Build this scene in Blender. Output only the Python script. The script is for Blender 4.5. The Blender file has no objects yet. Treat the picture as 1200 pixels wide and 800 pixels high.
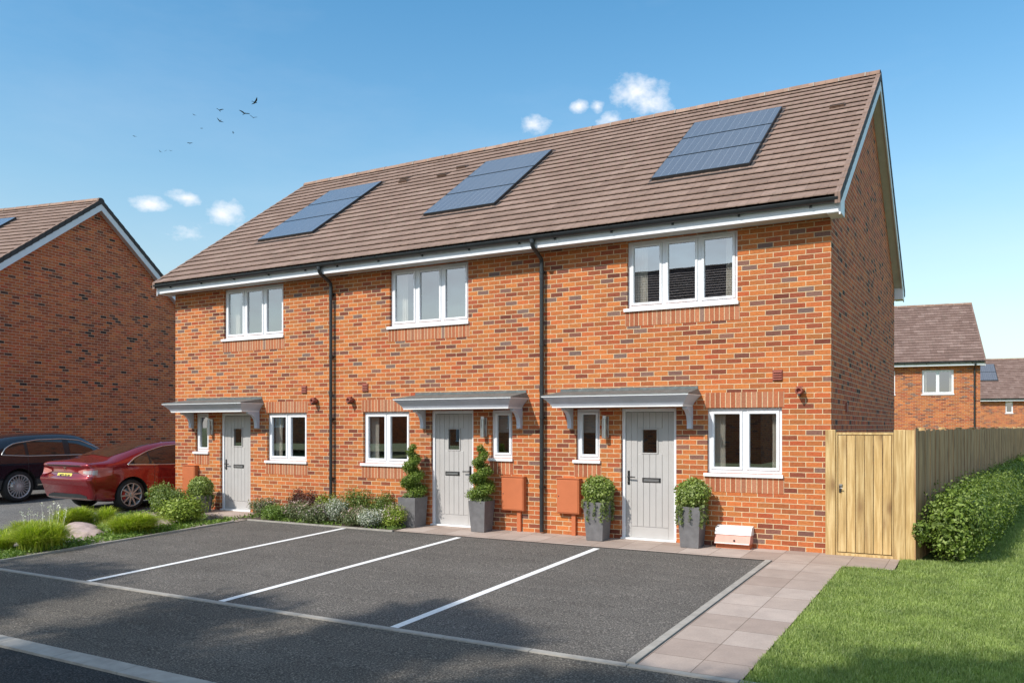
import bpy, bmesh, math, random
import numpy as np
from mathutils import Vector, Matrix, Quaternion
R = math.radians
scene = bpy.context.scene
COL = scene.collection

# ------------------------------------------------------------------ camera
cam_d = bpy.data.cameras.new("camera")
cam = bpy.data.objects.new("camera", cam_d); COL.objects.link(cam)
cam.location = (1.96, -12.27, 1.775)
cam.rotation_euler = (R(90), 0, R(30))
cam_d.sensor_width = 36; cam_d.lens = 36 * 978 / 1200
cam_d.shift_y = 99.5 / 1200
cam_d.clip_start = .05; cam_d.clip_end = 3000
scene.camera = cam

# ------------------------------------------------------------------ light
SUN_EL = 42.0; SUN_AZ = 200.8            # azimuth clockwise from +Y
sd = bpy.data.lights.new("sun", 'SUN'); so = bpy.data.objects.new("sun", sd); COL.objects.link(so)
sd.energy = 2.75; sd.angle = R(.5); sd.color = (1, .94, .85)
_s = Vector((math.sin(R(SUN_AZ)) * math.cos(R(SUN_EL)), math.cos(R(SUN_AZ)) * math.cos(R(SUN_EL)), math.sin(R(SUN_EL))))
so.rotation_euler = _s.to_track_quat('Z', 'Y').to_euler()
so.location = (0, -5, 30)

scene.view_settings.view_transform = 'Standard'
scene.view_settings.look = 'None'
scene.view_settings.exposure = 0.78
scene.view_settings.gamma = 1
scene.view_settings.use_curve_mapping = False
scene.render.engine = 'CYCLES'
scene.cycles.use_denoising = True
scene.cycles.max_bounces = 6
scene.cycles.transparent_max_bounces = 12
scene.cycles.sample_clamp_indirect = 4

class N:
    """tiny node-tree writer"""
    def __init__(s, tree): s.t = tree; s.n = tree.nodes; s.l = tree.links
    def __call__(s, kind, _props=None, **inp):
        nd = s.n.new(kind)
        for k, v in (_props or {}).items(): setattr(nd, k, v)
        for k, v in inp.items():
            key = int(k[1:]) if k[0] == '_' else k.replace('__', ' ')
            sock = nd.inputs[key]
            if isinstance(v, bpy.types.NodeSocket): s.l.new(v, sock)
            else: sock.default_value = v
        return nd
    def math(s, op, a, b=0.0, c=0.0, clamp=False):
        return s('ShaderNodeMath', {'operation': op, 'use_clamp': clamp}, _0=a, _1=b, _2=c).outputs[0]
    def vmath(s, op, a, b=(0, 0, 0)):
        nd = s('ShaderNodeVectorMath', {'operation': op}, _0=a, _1=b)
        return nd.outputs['Value'] if op in ('LENGTH', 'DISTANCE', 'DOT_PRODUCT') else nd.outputs[0]
    def ramp(s, fac, stops, interp='LINEAR'):
        nd = s('ShaderNodeValToRGB', _0=fac); cr = nd.color_ramp; cr.interpolation = interp
        while len(cr.elements) < len(stops): cr.elements.new(.5)
        for e, (p, c) in zip(cr.elements, stops):
            e.position = p; e.color = (*c, 1) if len(c) == 3 else c
        return nd.outputs[0]
    def mix(s, fac, a, b, blend='MIX'):
        nd = s('ShaderNodeMix', {'data_type': 'RGBA', 'blend_type': blend}, _0=fac, _6=a, _7=b)
        return nd.outputs[2]
    def noise(s, vec, scale, detail=4, rough=.55, out=0):
        return s('ShaderNodeTexNoise', Vector=vec, Scale=scale, Detail=detail, Roughness=rough).outputs[out]

# ------------------------------------------------------------------ world
w = bpy.data.worlds.new("World"); scene.world = w; w.use_nodes = True
w.node_tree.nodes.clear(); n = N(w.node_tree)
sky = n('ShaderNodeTexSky', {'sky_type': 'NISHITA', 'sun_disc': False, 'sun_elevation': R(SUN_EL), 'sun_rotation': R(SUN_AZ),
        'altitude': 50, 'air_density': 1.2, 'dust_density': .9, 'ozone_density': 1.2}).outputs[0]
hs = n('ShaderNodeHueSaturation', Hue=.488, Saturation=1.08, Value=1.0, Color=sky).outputs[0]
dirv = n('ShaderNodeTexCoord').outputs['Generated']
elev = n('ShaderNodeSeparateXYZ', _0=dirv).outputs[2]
hs = n.mix(1.0, hs, n.ramp(elev, [(0.0, (.50, .58, .68)), (.06, (.56, .60, .65)), (.12, (.66, .65, .64)), (.18, (.70, .68, .67)), (.26, (.63, .70, .72)), (.37, (.48, .66, .75)), (.46, (.39, .63, .75)), (.65, (.7, .74, .76)), (.8, (.88, .87, .85))]), 'MULTIPLY')  # upper sky, out of view, raised again to add fill on shaded walls
def cloud_dir(u, v):
    a = (u - 600) / 978; b = -(v - 499.5) / 978; t = R(30)
    return Vector((-math.sin(t) + a * math.cos(t), math.cos(t) + a * math.sin(t), b)).normalized()
blobs = None
for (u, v, rx, rz) in [(748, 108, 34, 22), (765, 124, 26, 14), (628, 147, 17, 13), (678, 126, 13, 9), (700, 125, 9, 9), (716, 140, 16, 10),
                       (178, 239, 28, 10), (216, 232, 22, 9), (262, 250, 24, 17), (215, 272, 16, 9)]:
    c = cloud_dir(u, v); cosf = 1 / (1 + ((u - 600) ** 2 + (v - 499.5) ** 2) / 978 ** 2)
    k = 978 / (cosf ** .7)
    weak = 0.3 if (u, v) in ((215, 272), ) else (.25 if v < 100 and u != 748 else 1)
    d = n.vmath('SUBTRACT', dirv, tuple(c))
    d = n.vmath('MULTIPLY', d, (k / rx, k / rx, k / rz))
    b = n.math('MULTIPLY', n.math('SUBTRACT', 1.0, n.vmath('LENGTH', d), clamp=False), weak)
    blobs = b if blobs is None else n.math('MAXIMUM', blobs, b)
blobs = n.math('MAXIMUM', blobs, -1.0)
cn = n.noise(n.vmath('MULTIPLY', dirv, (1, 1, 1.6)), 46, 7, .62)
cl = n.math('ADD', blobs, n.math('MULTIPLY', n.math('SUBTRACT', cn, .5), 1.9))
cmask = n.ramp(cl, [(.0, (0, 0, 0)), (.35, (.35, .35, .35)), (.95, (1, 1, 1))])
wisp = n.ramp(n.noise(n.vmath('MULTIPLY', dirv, (1, 1, 3.2)), 2.6, 7, .62), [(.46, (0, 0, 0)), (.72, (.07, .07, .07))])
cmask = n.math('MAXIMUM', cmask, wisp)
# broken cloud on the side of the sky behind the viewer (it is what the windows mirror)
back = n.noise(n.vmath('MULTIPLY', dirv, (1, 1, 2.2)), 3.1, 6, .6)
sep = n('ShaderNodeSeparateXYZ', _0=dirv)
bm_ = n.math('MULTIPLY', n.ramp(back, [(.42, (0, 0, 0)), (.6, (1, 1, 1))]), n.math('MULTIPLY', n.math('SUBTRACT', -.25, sep.outputs[1]), 3, clamp=True), clamp=True)
mask = n.math('MAXIMUM', n.math('MULTIPLY', cmask, .93), n.math('MULTIPLY', bm_, .8))
SKYK = .15
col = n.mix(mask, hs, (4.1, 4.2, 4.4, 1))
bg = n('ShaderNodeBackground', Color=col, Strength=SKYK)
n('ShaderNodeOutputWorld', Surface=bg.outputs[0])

# ------------------------------------------------------------------ materials
MATS = {}
def new_mat(name):
    m = bpy.data.materials.new(name); m.use_nodes = True; m.node_tree.nodes.clear(); MATS[name] = m
    return m, N(m.node_tree)
def finish(n, col, rough=.7, spec=.5, metal=0.0, bump=None, bstr=.3, bdist=.01, **kw):
    b = n('ShaderNodeBsdfPrincipled')
    def put(k, v):
        if isinstance(v, bpy.types.NodeSocket): n.l.new(v, b.inputs[k])
        else: b.inputs[k].default_value = (*v, 1) if isinstance(v, tuple) and len(v) == 3 else v
    put('Base Color', col); put('Roughness', rough); put('Specular IOR Level', spec); put('Metallic', metal)
    for k, v in kw.items(): put(k.replace('__', ' '), v)
    if bump is not None:
        bp = n('ShaderNodeBump', Strength=bstr, Distance=bdist, Height=bump); n.l.new(bp.outputs[0], b.inputs['Normal'])
    n('ShaderNodeOutputMaterial', Surface=b.outputs[0])
    return b
def plain(name, col, rough=.6, spec=.5, metal=0.0, var=.12, scale=6.0, bump=.05, **kw):
    m, n = new_mat(name)
    oc = n('ShaderNodeTexCoord').outputs['Object']
    f = n.noise(oc, scale, 5, .6)
    k = n.ramp(f, [(.3, (1 - var,) * 3), (.7, (1 + var * .6,) * 3)])
    c = n.mix(1.0, (*col, 1), k, 'MULTIPLY')
    finish(n, c, rough, spec, metal, bump=n.noise(oc, scale * 12, 3), bstr=bump, bdist=.004, **kw)
    return m
UVM = lambda n: n('ShaderNodeUVMap', {'uv_map': 'UVMap'}).outputs[0]

def brick_material(name, bw=.225, rh=.075, offset=.5, dark=False, mort=(.66, .52, .33), joint=.0058, pale=False):
    m, n = new_mat(name); uv = UVM(n)
    wob = n.noise(uv, 9.0, 2, .5, out=1); eff = n.noise(n.vmath('MULTIPLY', uv, (1, .55, 1)), 1.7, 7, .7)
    uv2 = n.vmath('ADD', uv, n.vmath('MULTIPLY', n.vmath('SUBTRACT', wob, (.5, .5, .5)), (.006, .006, 0)))
    def bt(seed):
        v = n.vmath('ADD', uv2, seed)
        return n('ShaderNodeTexBrick', {'offset': offset, 'offset_frequency': 2, 'squash': 1}, Vector=v, Color1=(0, 0, 0, 1), Color2=(1, 1, 1, 1),
                 Mortar=(.5, .5, .5, 1), Scale=1.0, Mortar__Size=joint, Mortar__Smooth=.25, Bias=0.0, Brick__Width=bw, Row__Height=rh)
    b1 = bt((0, 0, 0)); b2 = bt((bw * 64, rh * 38, 0))
    r1 = b1.outputs['Color']; r2 = b2.outputs['Color']
    if pale:
        c1 = n.ramp(r1, [(0, (.34, .11, .055)), (.3, (.42, .15, .075)), (.6, (.46, .185, .10)), (.85, (.37, .18, .12)), (1, (.22, .16, .14))])
    elif dark:  # gable mix: colours raised where only weak sky fill reaches
        c1 = n.ramp(r1, [(0, (.06, .035, .03)), (.045, (.14, .065, .05)), (.11, (.40, .10, .05)), (.6, (.56, .145, .058)), (.85, (.62, .185, .065)), (1, (.56, .10, .05))])
    else:
        c1 = n.ramp(r1, [(0, (.19, .125, .11)), (.04, (.22, .105, .08)), (.09, (.17, .05, .032)), (.17, (.33, .09, .045)), (.34, (.43, .13, .045)), (.64, (.49, .175, .055)), (.86, (.46, .135, .048)), (1, (.39, .085, .036))])
    c2 = n.ramp(r2, [(0, (.72, .74, .78)), (.25, (.95, .95, .95)), (.7, (1.05, 1.04, 1.0)), (1, (1.18, 1.12, 1.02))])
    c = n.mix(1.0, c1, c2, 'MULTIPLY')
    # smears inside each brick, low and high frequency
    f = n.noise(n.vmath('MULTIPLY', uv, (1, 2.2, 1)), 26, 5, .65)
    c = n.mix(1.0, c, n.ramp(f, [(.25, (.62, .60, .62)), (.5, (1, 1, 1)), (.75, (1.2, 1.17, 1.12))]), 'MULTIPLY')
    big = n.noise(uv, .55, 4, .6)
    c = n.mix(1.0, c, n.ramp(big, [(.3, (.93, .92, .93)), (.7, (1.06, 1.05, 1.02))]), 'MULTIPLY')
    mc = n.mix(1.0, (*mort, 1), n.ramp(n.noise(uv, 14, 4), [(.25, (.72, .72, .74)), (.75, (1.12, 1.1, 1.08))]), 'MULTIPLY')
    c = n.mix(n.ramp(eff, [(.58, (0, 0, 0)), (.78, (.11, .11, .11))]), c, (.42, .33, .27, 1))
    fac = b1.outputs['Fac']
    c = n.mix(fac, c, mc)
    h = n.math('ADD', n.math('MULTIPLY', n.math('SUBTRACT', 1.0, fac), 1.0), n.math('MULTIPLY', n.noise(uv, 60, 4), .35))
    finish(n, c, .88, .25, bump=h, bstr=.6, bdist=.006)
    return m
brick_material('facing brick')
brick_material('brightened gable brick', dark=True, mort=(.66, .50, .34))  # front brick brightened and reddened in colour to offset weak fill on shaded gables
brick_material('soldier brick', bw=.075, rh=.30, offset=0, pale=True)
brick_material('far brick', mort=(.50, .38, .26))

def tile_material(name, a=(.245, .168, .135), b=(.29, .205, .168)):
    m, n = new_mat(name); uv = UVM(n)
    bt = n('ShaderNodeTexBrick', {'offset': .5, 'offset_frequency': 2, 'squash': 1}, Vector=uv, Color1=(0, 0, 0, 1), Color2=(1, 1, 1, 1), Mortar=(.2, .2, .2, 1),
           Scale=1.0, Mortar__Size=.003, Mortar__Smooth=.2, Bias=0.0, Brick__Width=.305, Row__Height=.2605)
    c = n.ramp(bt.outputs['Color'], [(0, tuple(x * .9 for x in a)), (.3, a), (.8, tuple((x + y) / 2 for x, y in zip(a, b))), (1, b)])
    f = n.noise(uv, 5.5, 6, .7)
    c = n.mix(1.0, c, n.ramp(f, [(.3, (.84, .83, .83)), (.7, (1.14, 1.12, 1.1))]), 'MULTIPLY')
    f2 = n.noise(n.vmath('MULTIPLY', uv, (1.6, .35, 1)), 2.2, 5, .7)
    c = n.mix(n.ramp(f2, [(.55, (0, 0, 0)), (.8, (.35, .35, .35))]), c, (.22, .19, .15, 1))
    c = n.mix(n.math('MULTIPLY', bt.outputs['Fac'], .6), c, (.07, .05, .045, 1))
    finish(n, c, .82, .3, bump=n.noise(uv, 45, 4), bstr=.35, bdist=.006)
    return m
tile_material('roof tile')
tile_material('ridge tile', (.28, .18, .135), (.36, .25, .195))
tile_material('far roof tile', (.19, .125, .105), (.27, .19, .165))
plain('verge dark', (.05, .042, .04), .7)
plain('white upvc', (.80, .82, .86), .32, var=.05, bump=.01, scale=2)
plain('painted board', (.76, .78, .82), .42, var=.07, scale=3)
plain('canopy paint', (.55, .58, .66), .45, var=.08, scale=5)
plain('canopy edge', (.84, .85, .87), .4, var=.05)
plain('soffit', (.60, .59, .57), .55, var=.1)
plain('black plastic', (.028, .032, .035), .28, var=.2)
plain('door grey', (.455, .44, .432), .42, var=.05, scale=4)
plain('iron', (.05, .05, .052), .35, metal=.6)
plain('steel', (.55, .55, .56), .3, metal=.9)
plain('lead', (.14, .158, .158), .6, var=.35, scale=9, metal=.2)
plain('terracotta', (.50, .145, .055), .55, var=.06, bump=.02)
plain('meter white', (.82, .80, .77), .5, var=.06)
plain('vent red', (.27, .07, .045), .6)
plain('meter pink', (.60, .28, .22), .55, var=.1, scale=14)
plain('curtain', (.72, .68, .62), .9, var=.06)
plain('blind', (.42, .41, .40), .9)
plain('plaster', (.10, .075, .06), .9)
plain('concrete kerb', (.345, .32, .285), .85, var=.2, scale=7, bump=.3)
plain('road paint', (.80, .80, .79), .7, var=.1, scale=22, bump=.15)
plain('planter slate', (.15, .145, .15), .6, var=.25, scale=9, bump=.2)
plain('soil', (.07, .05, .035), .95, var=.4, scale=14, bump=.8)
plain('bark', (.11, .08, .06), .9, var=.3, scale=12, bump=.6)
plain('stem', (.10, .09, .04), .9, var=.3)
plain('tyre', (.02, .02, .021), .75)
plain('rim silver', (.65, .65, .66), .35, metal=.6)
plain('rim grey', (.45, .46, .48), .35, metal=.6)
plain('caliper', (.50, .03, .03), .4)
plain('chrome', (.8, .76, .68), .18, metal=1.0, var=.03)
plain('plate yellow', (.80, .68, .12), .5, var=.03)
plain('plate text', (.015, .015, .015), .6)
plain('bird dark', (.035, .045, .055), .8)
plain('cobble', (.42, .32, .30), .85, var=.3, scale=9, bump=.5)

def car_paint(name, col, metal=.3, rough=.25):
    m, n = new_mat(name)
    oc = n('ShaderNodeTexCoord').outputs['Object']
    fl = n.noise(oc, 600, 2)
    c = n.mix(1.0, (*col, 1), n.ramp(fl, [(.3, (.85,) * 3), (.7, (1.2,) * 3)]), 'MULTIPLY')
    finish(n, c, rough, .5, metal, Coat__Weight=1.0, Coat__Roughness=.03)
car_paint('red paint', (.24, .006, .012), .45, .2); car_paint('dark blue paint', (.012, .017, .028), .4)
plain('tail lamp', (.42, .10, .10), .12, var=.2, Coat__Weight=1.0)
plain('tail lamp clear', (.45, .40, .40), .12, var=.2, Coat__Weight=1.0)
plain('lamp glass', (.6, .62, .65), .1, Coat__Weight=1.0)
plain('car glass', (.02, .018, .017), .04, spec=.9, var=.1, bump=0, Coat__Weight=1.0)
plain('roof glass', (.05, .028, .018), .08, spec=.8, var=.1, bump=0, Coat__Weight=1.0)

def glass_material():
    m, n = new_mat('window glass')
    oc = n('ShaderNodeTexCoord').outputs['Object']
    bp = n('ShaderNodeBump', Strength=.03, Distance=.01, Height=n.noise(oc, 1.3, 2))
    bk = n('ShaderNodeNewGeometry').outputs['Backfacing']; ior = n.math('ADD', 1.52, n.math('MULTIPLY', bk, 1 / 1.52 - 1.52)); fr = n('ShaderNodeFresnel', IOR=ior); fac = n.math('ADD', n.math('MULTIPLY', fr.outputs[0], 1.7), .25, clamp=True)
    tr = n('ShaderNodeBsdfTransparent', Color=(.86, .88, .87, 1)); gl = n('ShaderNodeBsdfGlossy', Color=(.92, .95, 1, 1), Roughness=.006)
    n.l.new(bp.outputs[0], gl.inputs['Normal'])
    mx = n('ShaderNodeMixShader', _0=fac, _1=tr.outputs[0], _2=gl.outputs[0]); n('ShaderNodeOutputMaterial', Surface=mx.outputs[0])
glass_material()

def solar_material():
    m, n = new_mat('solar cell'); uv = UVM(n)
    bt = n('ShaderNodeTexBrick', {'offset': 0, 'squash': 1}, Vector=uv, Color1=(.105, .11, .13, 1), Color2=(.12, .125, .145, 1), Mortar=(.26, .27, .30, 1), Scale=1.0,
           Mortar__Size=.0035, Mortar__Smooth=0.0, Bias=0.0, Brick__Width=.137, Row__Height=1.2)
    finish(n, bt.outputs['Color'], .22, .6, .0, Coat__Weight=1.0, Coat__Roughness=.05)
solar_material()

def asphalt(name, base, patchc=.12, warm=(1, 1, 1)):
    m, n = new_mat(name); g = n('ShaderNodeNewGeometry').outputs['Position']
    sp = n.noise(g, 62, 3, .75); sp2 = n('ShaderNodeTexVoronoi', Vector=g, Scale=130.0).outputs['Distance']
    c = n.mix(1.0, (*[base * x for x in warm], 1), n.ramp(sp, [(.33, (.32,) * 3), (.5, (.86,) * 3), (.60, (1.45,) * 3), (.70, (3.4, 3.25, 3.0))]), 'MULTIPLY')
    c = n.mix(1.0, c, n.ramp(n.noise(g, .8, 6, .65), [(.3, (1 - patchc,) * 3), (.7, (1 + patchc,) * 3)]), 'MULTIPLY')
    c = n.mix(1.0, c, n.ramp(n.noise(n.vmath('MULTIPLY', g, (.35, 2.4, 1)), 1.4, 5, .6), [(.35, (.93,) * 3), (.65, (1.06,) * 3)]), 'MULTIPLY')
    st = n.noise(n.vmath('MULTIPLY', g, (1.5, .35, 1)), .55, 4, .6)
    c = n.mix(n.ramp(st, [(.62, (0, 0, 0)), (.72, (.22, .22, .22))]), c, (base * .5, base * .48, base * .45, 1))
    finish(n, c, .93, .12, bump=n.math('ADD', sp, n.math('MULTIPLY', sp2, .8)), bstr=.6, bdist=.008)
asphalt('lot asphalt', .126, .12, (1.07, .985, .90)); asphalt('strip asphalt', .115, .14, (1.10, .99, .86)); asphalt('road asphalt', .05, .15)
asphalt('drive asphalt', .16, .12, (1.03, 1, .96))

def slab_material():
    m, n = new_mat('paving slab'); uv = UVM(n)
    bt = n('ShaderNodeTexBrick', {'offset': 0.0, 'squash': 1}, Vector=uv, Color1=(0, 0, 0, 1), Color2=(1, 1, 1, 1), Mortar=(.5, .5, .5, 1), Scale=1.0,
           Mortar__Size=.0035, Mortar__Smooth=.2, Bias=0.0, Brick__Width=.45, Row__Height=.5)
    c = n.ramp(bt.outputs['Color'], [(0, (.335, .262, .222)), (.5, (.40, .325, .28)), (1, (.45, .375, .33))])
    c = n.mix(1.0, c, n.ramp(n.noise(uv, 2.6, 6, .65), [(.25, (.83, .82, .82)), (.75, (1.14, 1.13, 1.12))]), 'MULTIPLY')
    c = n.mix(1.0, c, n.ramp(n.noise(uv, 60, 3), [(.3, (.92,) * 3), (.7, (1.07,) * 3)]), 'MULTIPLY')
    c = n.mix(bt.outputs['Fac'], c, (.13, .095, .07, 1))
    finish(n, c, .8, .3, bump=n.math('SUBTRACT', n.math('MULTIPLY', n.noise(uv, 40, 4), .3), bt.outputs['Fac']), bstr=.5, bdist=.006)
slab_material()

def wood_material(name, a, b, knot=(.17, .085, .035)):
    m, n = new_mat(name); oc = n('ShaderNodeTexCoord').outputs['Object']
    gi = n('ShaderNodeNewGeometry').outputs['Random Per Island']
    off = n('ShaderNodeCombineXYZ', _0=n.math('MULTIPLY', gi, 37.0), _1=n.math('MULTIPLY', gi, 11.0), _2=n.math('MULTIPLY', gi, 23.0)).outputs[0]
    v = n.vmath('ADD', oc, off)
    g1 = n.noise(n.vmath('MULTIPLY', v, (14, 14, .9)), 2.2, 6, .6)
    c = n.ramp(g1, [(.28, tuple(x * .7 for x in a)), (.45, a), (.62, b), (.8, tuple(min(1, x * 1.12) for x in b))])
    c = n.mix(1.0, c, n.ramp(gi, [(0, (.84, .82, .78)), (.5, (1, 1, 1)), (1, (1.12, 1.08, 1.02))]), 'MULTIPLY')
    vo = n('ShaderNodeTexVoronoi', {'feature': 'F1'}, Vector=n.vmath('MULTIPLY', v, (3.6, 3.6, 1.5)), Scale=1.0, Randomness=1.0).outputs['Distance']
    kk = n.ramp(vo, [(.08, (.95, .95, .95)), (.19, (.35, .35, .35)), (.36, (0, 0, 0))])
    c = n.mix(kk, c, (*knot, 1))
    finish(n, c, .75, .3, bump=g1, bstr=.3, bdist=.004)
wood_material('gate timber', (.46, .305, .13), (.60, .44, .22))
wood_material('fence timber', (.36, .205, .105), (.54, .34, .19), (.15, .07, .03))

def leaf_material(name, cols, rough=.5, trans=.25):
    m, n = new_mat(name); gi = n('ShaderNodeNewGeometry').outputs['Random Per Island']
    g = n('ShaderNodeTexCoord').outputs['Object']
    k = len(cols) - 1
    c = n.ramp(gi, [(i / k, cc) for i, cc in enumerate(cols)])
    c = n.mix(1.0, c, n.ramp(n.noise(g, 3.2, 3), [(.3, (.75, .78, .75)), (.7, (1.2, 1.18, 1.1))]), 'MULTIPLY')
    p = n('ShaderNodeBsdfPrincipled', Base__Color=c, Roughness=rough); p.inputs['Specular IOR Level'].default_value = .35
    t = n('ShaderNodeBsdfTranslucent', Color=n.mix(1.0, c, (1.3, 1.5, .7, 1), 'MULTIPLY'))
    mx = n('ShaderNodeMixShader', _0=trans, _1=p.outputs[0], _2=t.outputs[0]); n('ShaderNodeOutputMaterial', Surface=mx.outputs[0])
leaf_material('hedge leaf', [(.065, .10, .014), (.12, .175, .026), (.175, .25, .04), (.30, .37, .12)])
leaf_material('box leaf', [(.13, .19, .03), (.20, .27, .05), (.28, .35, .09), (.42, .47, .22)])
leaf_material('cypress leaf', [(.06, .11, .018), (.11, .17, .022), (.17, .24, .035), (.24, .31, .07)])
leaf_material('trailing leaf', [(.12, .16, .05), (.20, .25, .09), (.26, .30, .12)])
leaf_material('yellow green leaf', [(.12, .17, .025), (.20, .27, .035), (.30, .38, .06), (.38, .44, .11)])
leaf_material('mid green leaf', [(.07, .11, .025), (.12, .18, .035), (.19, .25, .06), (.26, .31, .10)])
leaf_material('purple leaf', [(.07, .025, .025), (.13, .045, .045), (.18, .08, .07), (.12, .10, .04)])
leaf_material('silver leaf', [(.15, .19, .12), (.26, .30, .22), (.42, .44, .40), (.6, .6, .58)])
leaf_material('grey green leaf', [(.10, .13, .06), (.16, .19, .09), (.24, .27, .15)])
leaf_material('pink flower', [(.45, .30, .30), (.55, .42, .40), (.35, .25, .22)])
leaf_material('white flower', [(.75, .74, .70), (.82, .80, .80)])
leaf_material('mauve flower', [(.34, .24, .32), (.46, .36, .42), (.30, .24, .22)])
leaf_material('grass clump blade', [(.20, .28, .025), (.32, .41, .035), (.45, .50, .06), (.56, .55, .14)], trans=.35)
leaf_material('lawn blade', [(.18, .25, .065), (.24, .31, .085), (.30, .38, .12), (.40, .46, .20)], trans=.3)
leaf_material('tree leaf', [(.04, .08, .015), (.08, .14, .03)])
leaf_material('ground cover leaf', [(.10, .17, .03), (.17, .26, .05), (.24, .32, .09)])

def ground_mat(name, c1, c2, scale=3.0):
    m, n = new_mat(name); g = n('ShaderNodeNewGeometry').outputs['Position']
    c = n.ramp(n.noise(g, scale, 8, .7), [(.3, c1), (.7, c2)])
    c = n.mix(1.0, c, n.ramp(n.noise(g, .35, 3), [(.3, (.85,) * 3), (.7, (1.12,) * 3)]), 'MULTIPLY')
    finish(n, c, .95, .1, bump=n.noise(g, 60, 4), bstr=.8, bdist=.02)
ground_mat('turf', (.11, .15, .04), (.17, .21, .07), 14)
ground_mat('field', (.10, .13, .05), (.16, .17, .08), 2)
ground_mat('gravel', (.24, .20, .17), (.42, .36, .32), 30)

# ------------------------------------------------------------------ mesh builder
class MB:
    def __init__(s): s.v = []; s.f = []; s.uv = []; s.mi = []; s.sm = []; s.mats = []
    def m(s, name):
        if name not in s.mats: s.mats.append(name)
        return s.mats.index(name)
    def face(s, pts, mat, uv=None, smooth=False):
        pts = [Vector(p) for p in pts]; k = len(s.v); s.v += [tuple(p) for p in pts]
        s.f.append(tuple(range(k, k + len(pts))))
        if uv is None:
            nrm = Vector((0, 0, 0))
            for i in range(len(pts)):
                a, b = pts[i], pts[(i + 1) % len(pts)]
                nrm += Vector(((a.y - b.y) * (a.z + b.z), (a.z - b.z) * (a.x + b.x), (a.x - b.x) * (a.y + b.y)))
            ax = max(range(3), key=lambda i: abs(nrm[i]))
            uv = [((p.y, p.z), (p.x, p.z), (p.x, p.y))[ax] for p in pts]
        s.uv.append(uv); s.mi.append(s.m(mat)); s.sm.append(smooth)
    def box(s, x0, x1, y0, y1, z0, z1, mat, taper=0.0):
        t = taper; x0, x1 = sorted((x0, x1)); y0, y1 = sorted((y0, y1)); z0, z1 = sorted((z0, z1))
        b = [(x0 + t, y0 + t, z0), (x1 - t, y0 + t, z0), (x1 - t, y1 - t, z0), (x0 + t, y1 - t, z0)]
        u = [(x0, y0, z1), (x1, y0, z1), (x1, y1, z1), (x0, y1, z1)]
        s.face([b[3], b[2], b[1], b[0]], mat); s.face(u, mat)
        for i in range(4):
            j = (i + 1) % 4; s.face([b[i], b[j], u[j], u[i]], mat)
    def rbox(s, x0, x1, y0, y1, z0, z1, mat, r=.004):
        """box with chamfered front (-y) edges"""
        x0, x1 = sorted((x0, x1)); y0, y1 = sorted((y0, y1)); z0, z1 = sorted((z0, z1))
        F = [(x0 + r, y0, z0 + r), (x1 - r, y0, z0 + r), (x1 - r, y0, z1 - r), (x0 + r, y0, z1 - r)]
        M = [(x0, y0 + r, z0), (x1, y0 + r, z0), (x1, y0 + r, z1), (x0, y0 + r, z1)]
        B = [(x0, y1, z0), (x1, y1, z0), (x1, y1, z1), (x0, y1, z1)]
        s.face(F, mat); s.face(B[::-1], mat)
        for i in range(4):
            j = (i + 1) % 4; s.face([M[i], M[j], F[j], F[i]], mat); s.face([B[i], B[j], M[j], M[i]], mat)
    def prism(s, poly, d, mat):
        """poly: list of 3D points (planar), extruded by vector d"""
        d = Vector(d); a = [Vector(p) for p in poly]; b = [p + d for p in a]
        s.face(a[::-1], mat); s.face(b, mat)
        for i in range(len(a)):
            j = (i + 1) % len(a); s.face([a[i], a[j], b[j], b[i]], mat)
    def grid(s, P, mat, smooth=True, closed=False, uvs=None):
        k = len(s.v); nr = len(P); nc = len(P[0])
        for row in P: s.v += [tuple(p) for p in row]
        mi = s.m(mat)
        for i in range(nr - 1):
            for j in range(nc - (0 if closed else 1)):
                j2 = (j + 1) % nc
                s.f.append((k + i * nc + j, k + i * nc + j2, k + (i + 1) * nc + j2, k + (i + 1) * nc + j))
                if uvs: s.uv.append([uvs[i][j], uvs[i][j2], uvs[i + 1][j2], uvs[i + 1][j]])
                else: s.uv.append([(P[a][b][0] + P[a][b][1], P[a][b][2]) for a, b in ((i, j), (i, j2), (i + 1, j2), (i + 1, j))])
                s.mi.append(mi); s.sm.append(smooth)
    def tube(s, path, rad, mat, seg=8, cap=True, smooth=True):
        path = [Vector(p) for p in path]
        if not hasattr(rad, '__len__'): rad = [rad] * len(path)
        rows = []; up = Vector((0, 0, 1)); prev = None
        for i, p in enumerate(path):
            t = (path[min(i + 1, len(path) - 1)] - path[max(i - 1, 0)]).normalized()
            if prev is None:
                a = t.cross(up) if abs(t.z) < .95 else t.cross(Vector((1, 0, 0)))
            else: a = prev - t * prev.dot(t)
            a.normalize(); prev = a; b = t.cross(a)
            rows.append([p + (a * math.cos(q) + b * math.sin(q)) * rad[i] for q in [2 * math.pi * k / seg for k in range(seg)]])
        s.grid(rows, mat, smooth, closed=True)
        if cap:
            s.face(rows[0][::-1], mat); s.face(rows[-1], mat)
    def lathe(s, prof, c, axis, mat, seg=32, smooth=True):
        """prof: list of (r, h) ; axis: 'x','y','z' """
        rows = []
        for r, h in prof:
            row = []
            for k in range(seg):
                q = 2 * math.pi * k / seg; a, b = r * math.cos(q), r * math.sin(q)
                v = {'z': (a, b, h), 'x': (h, a, b), 'y': (a, h, b)}[axis]
                row.append((c[0] + v[0], c[1] + v[1], c[2] + v[2]))
            rows.append(row)
        s.grid(rows, mat, smooth, closed=True)
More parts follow.
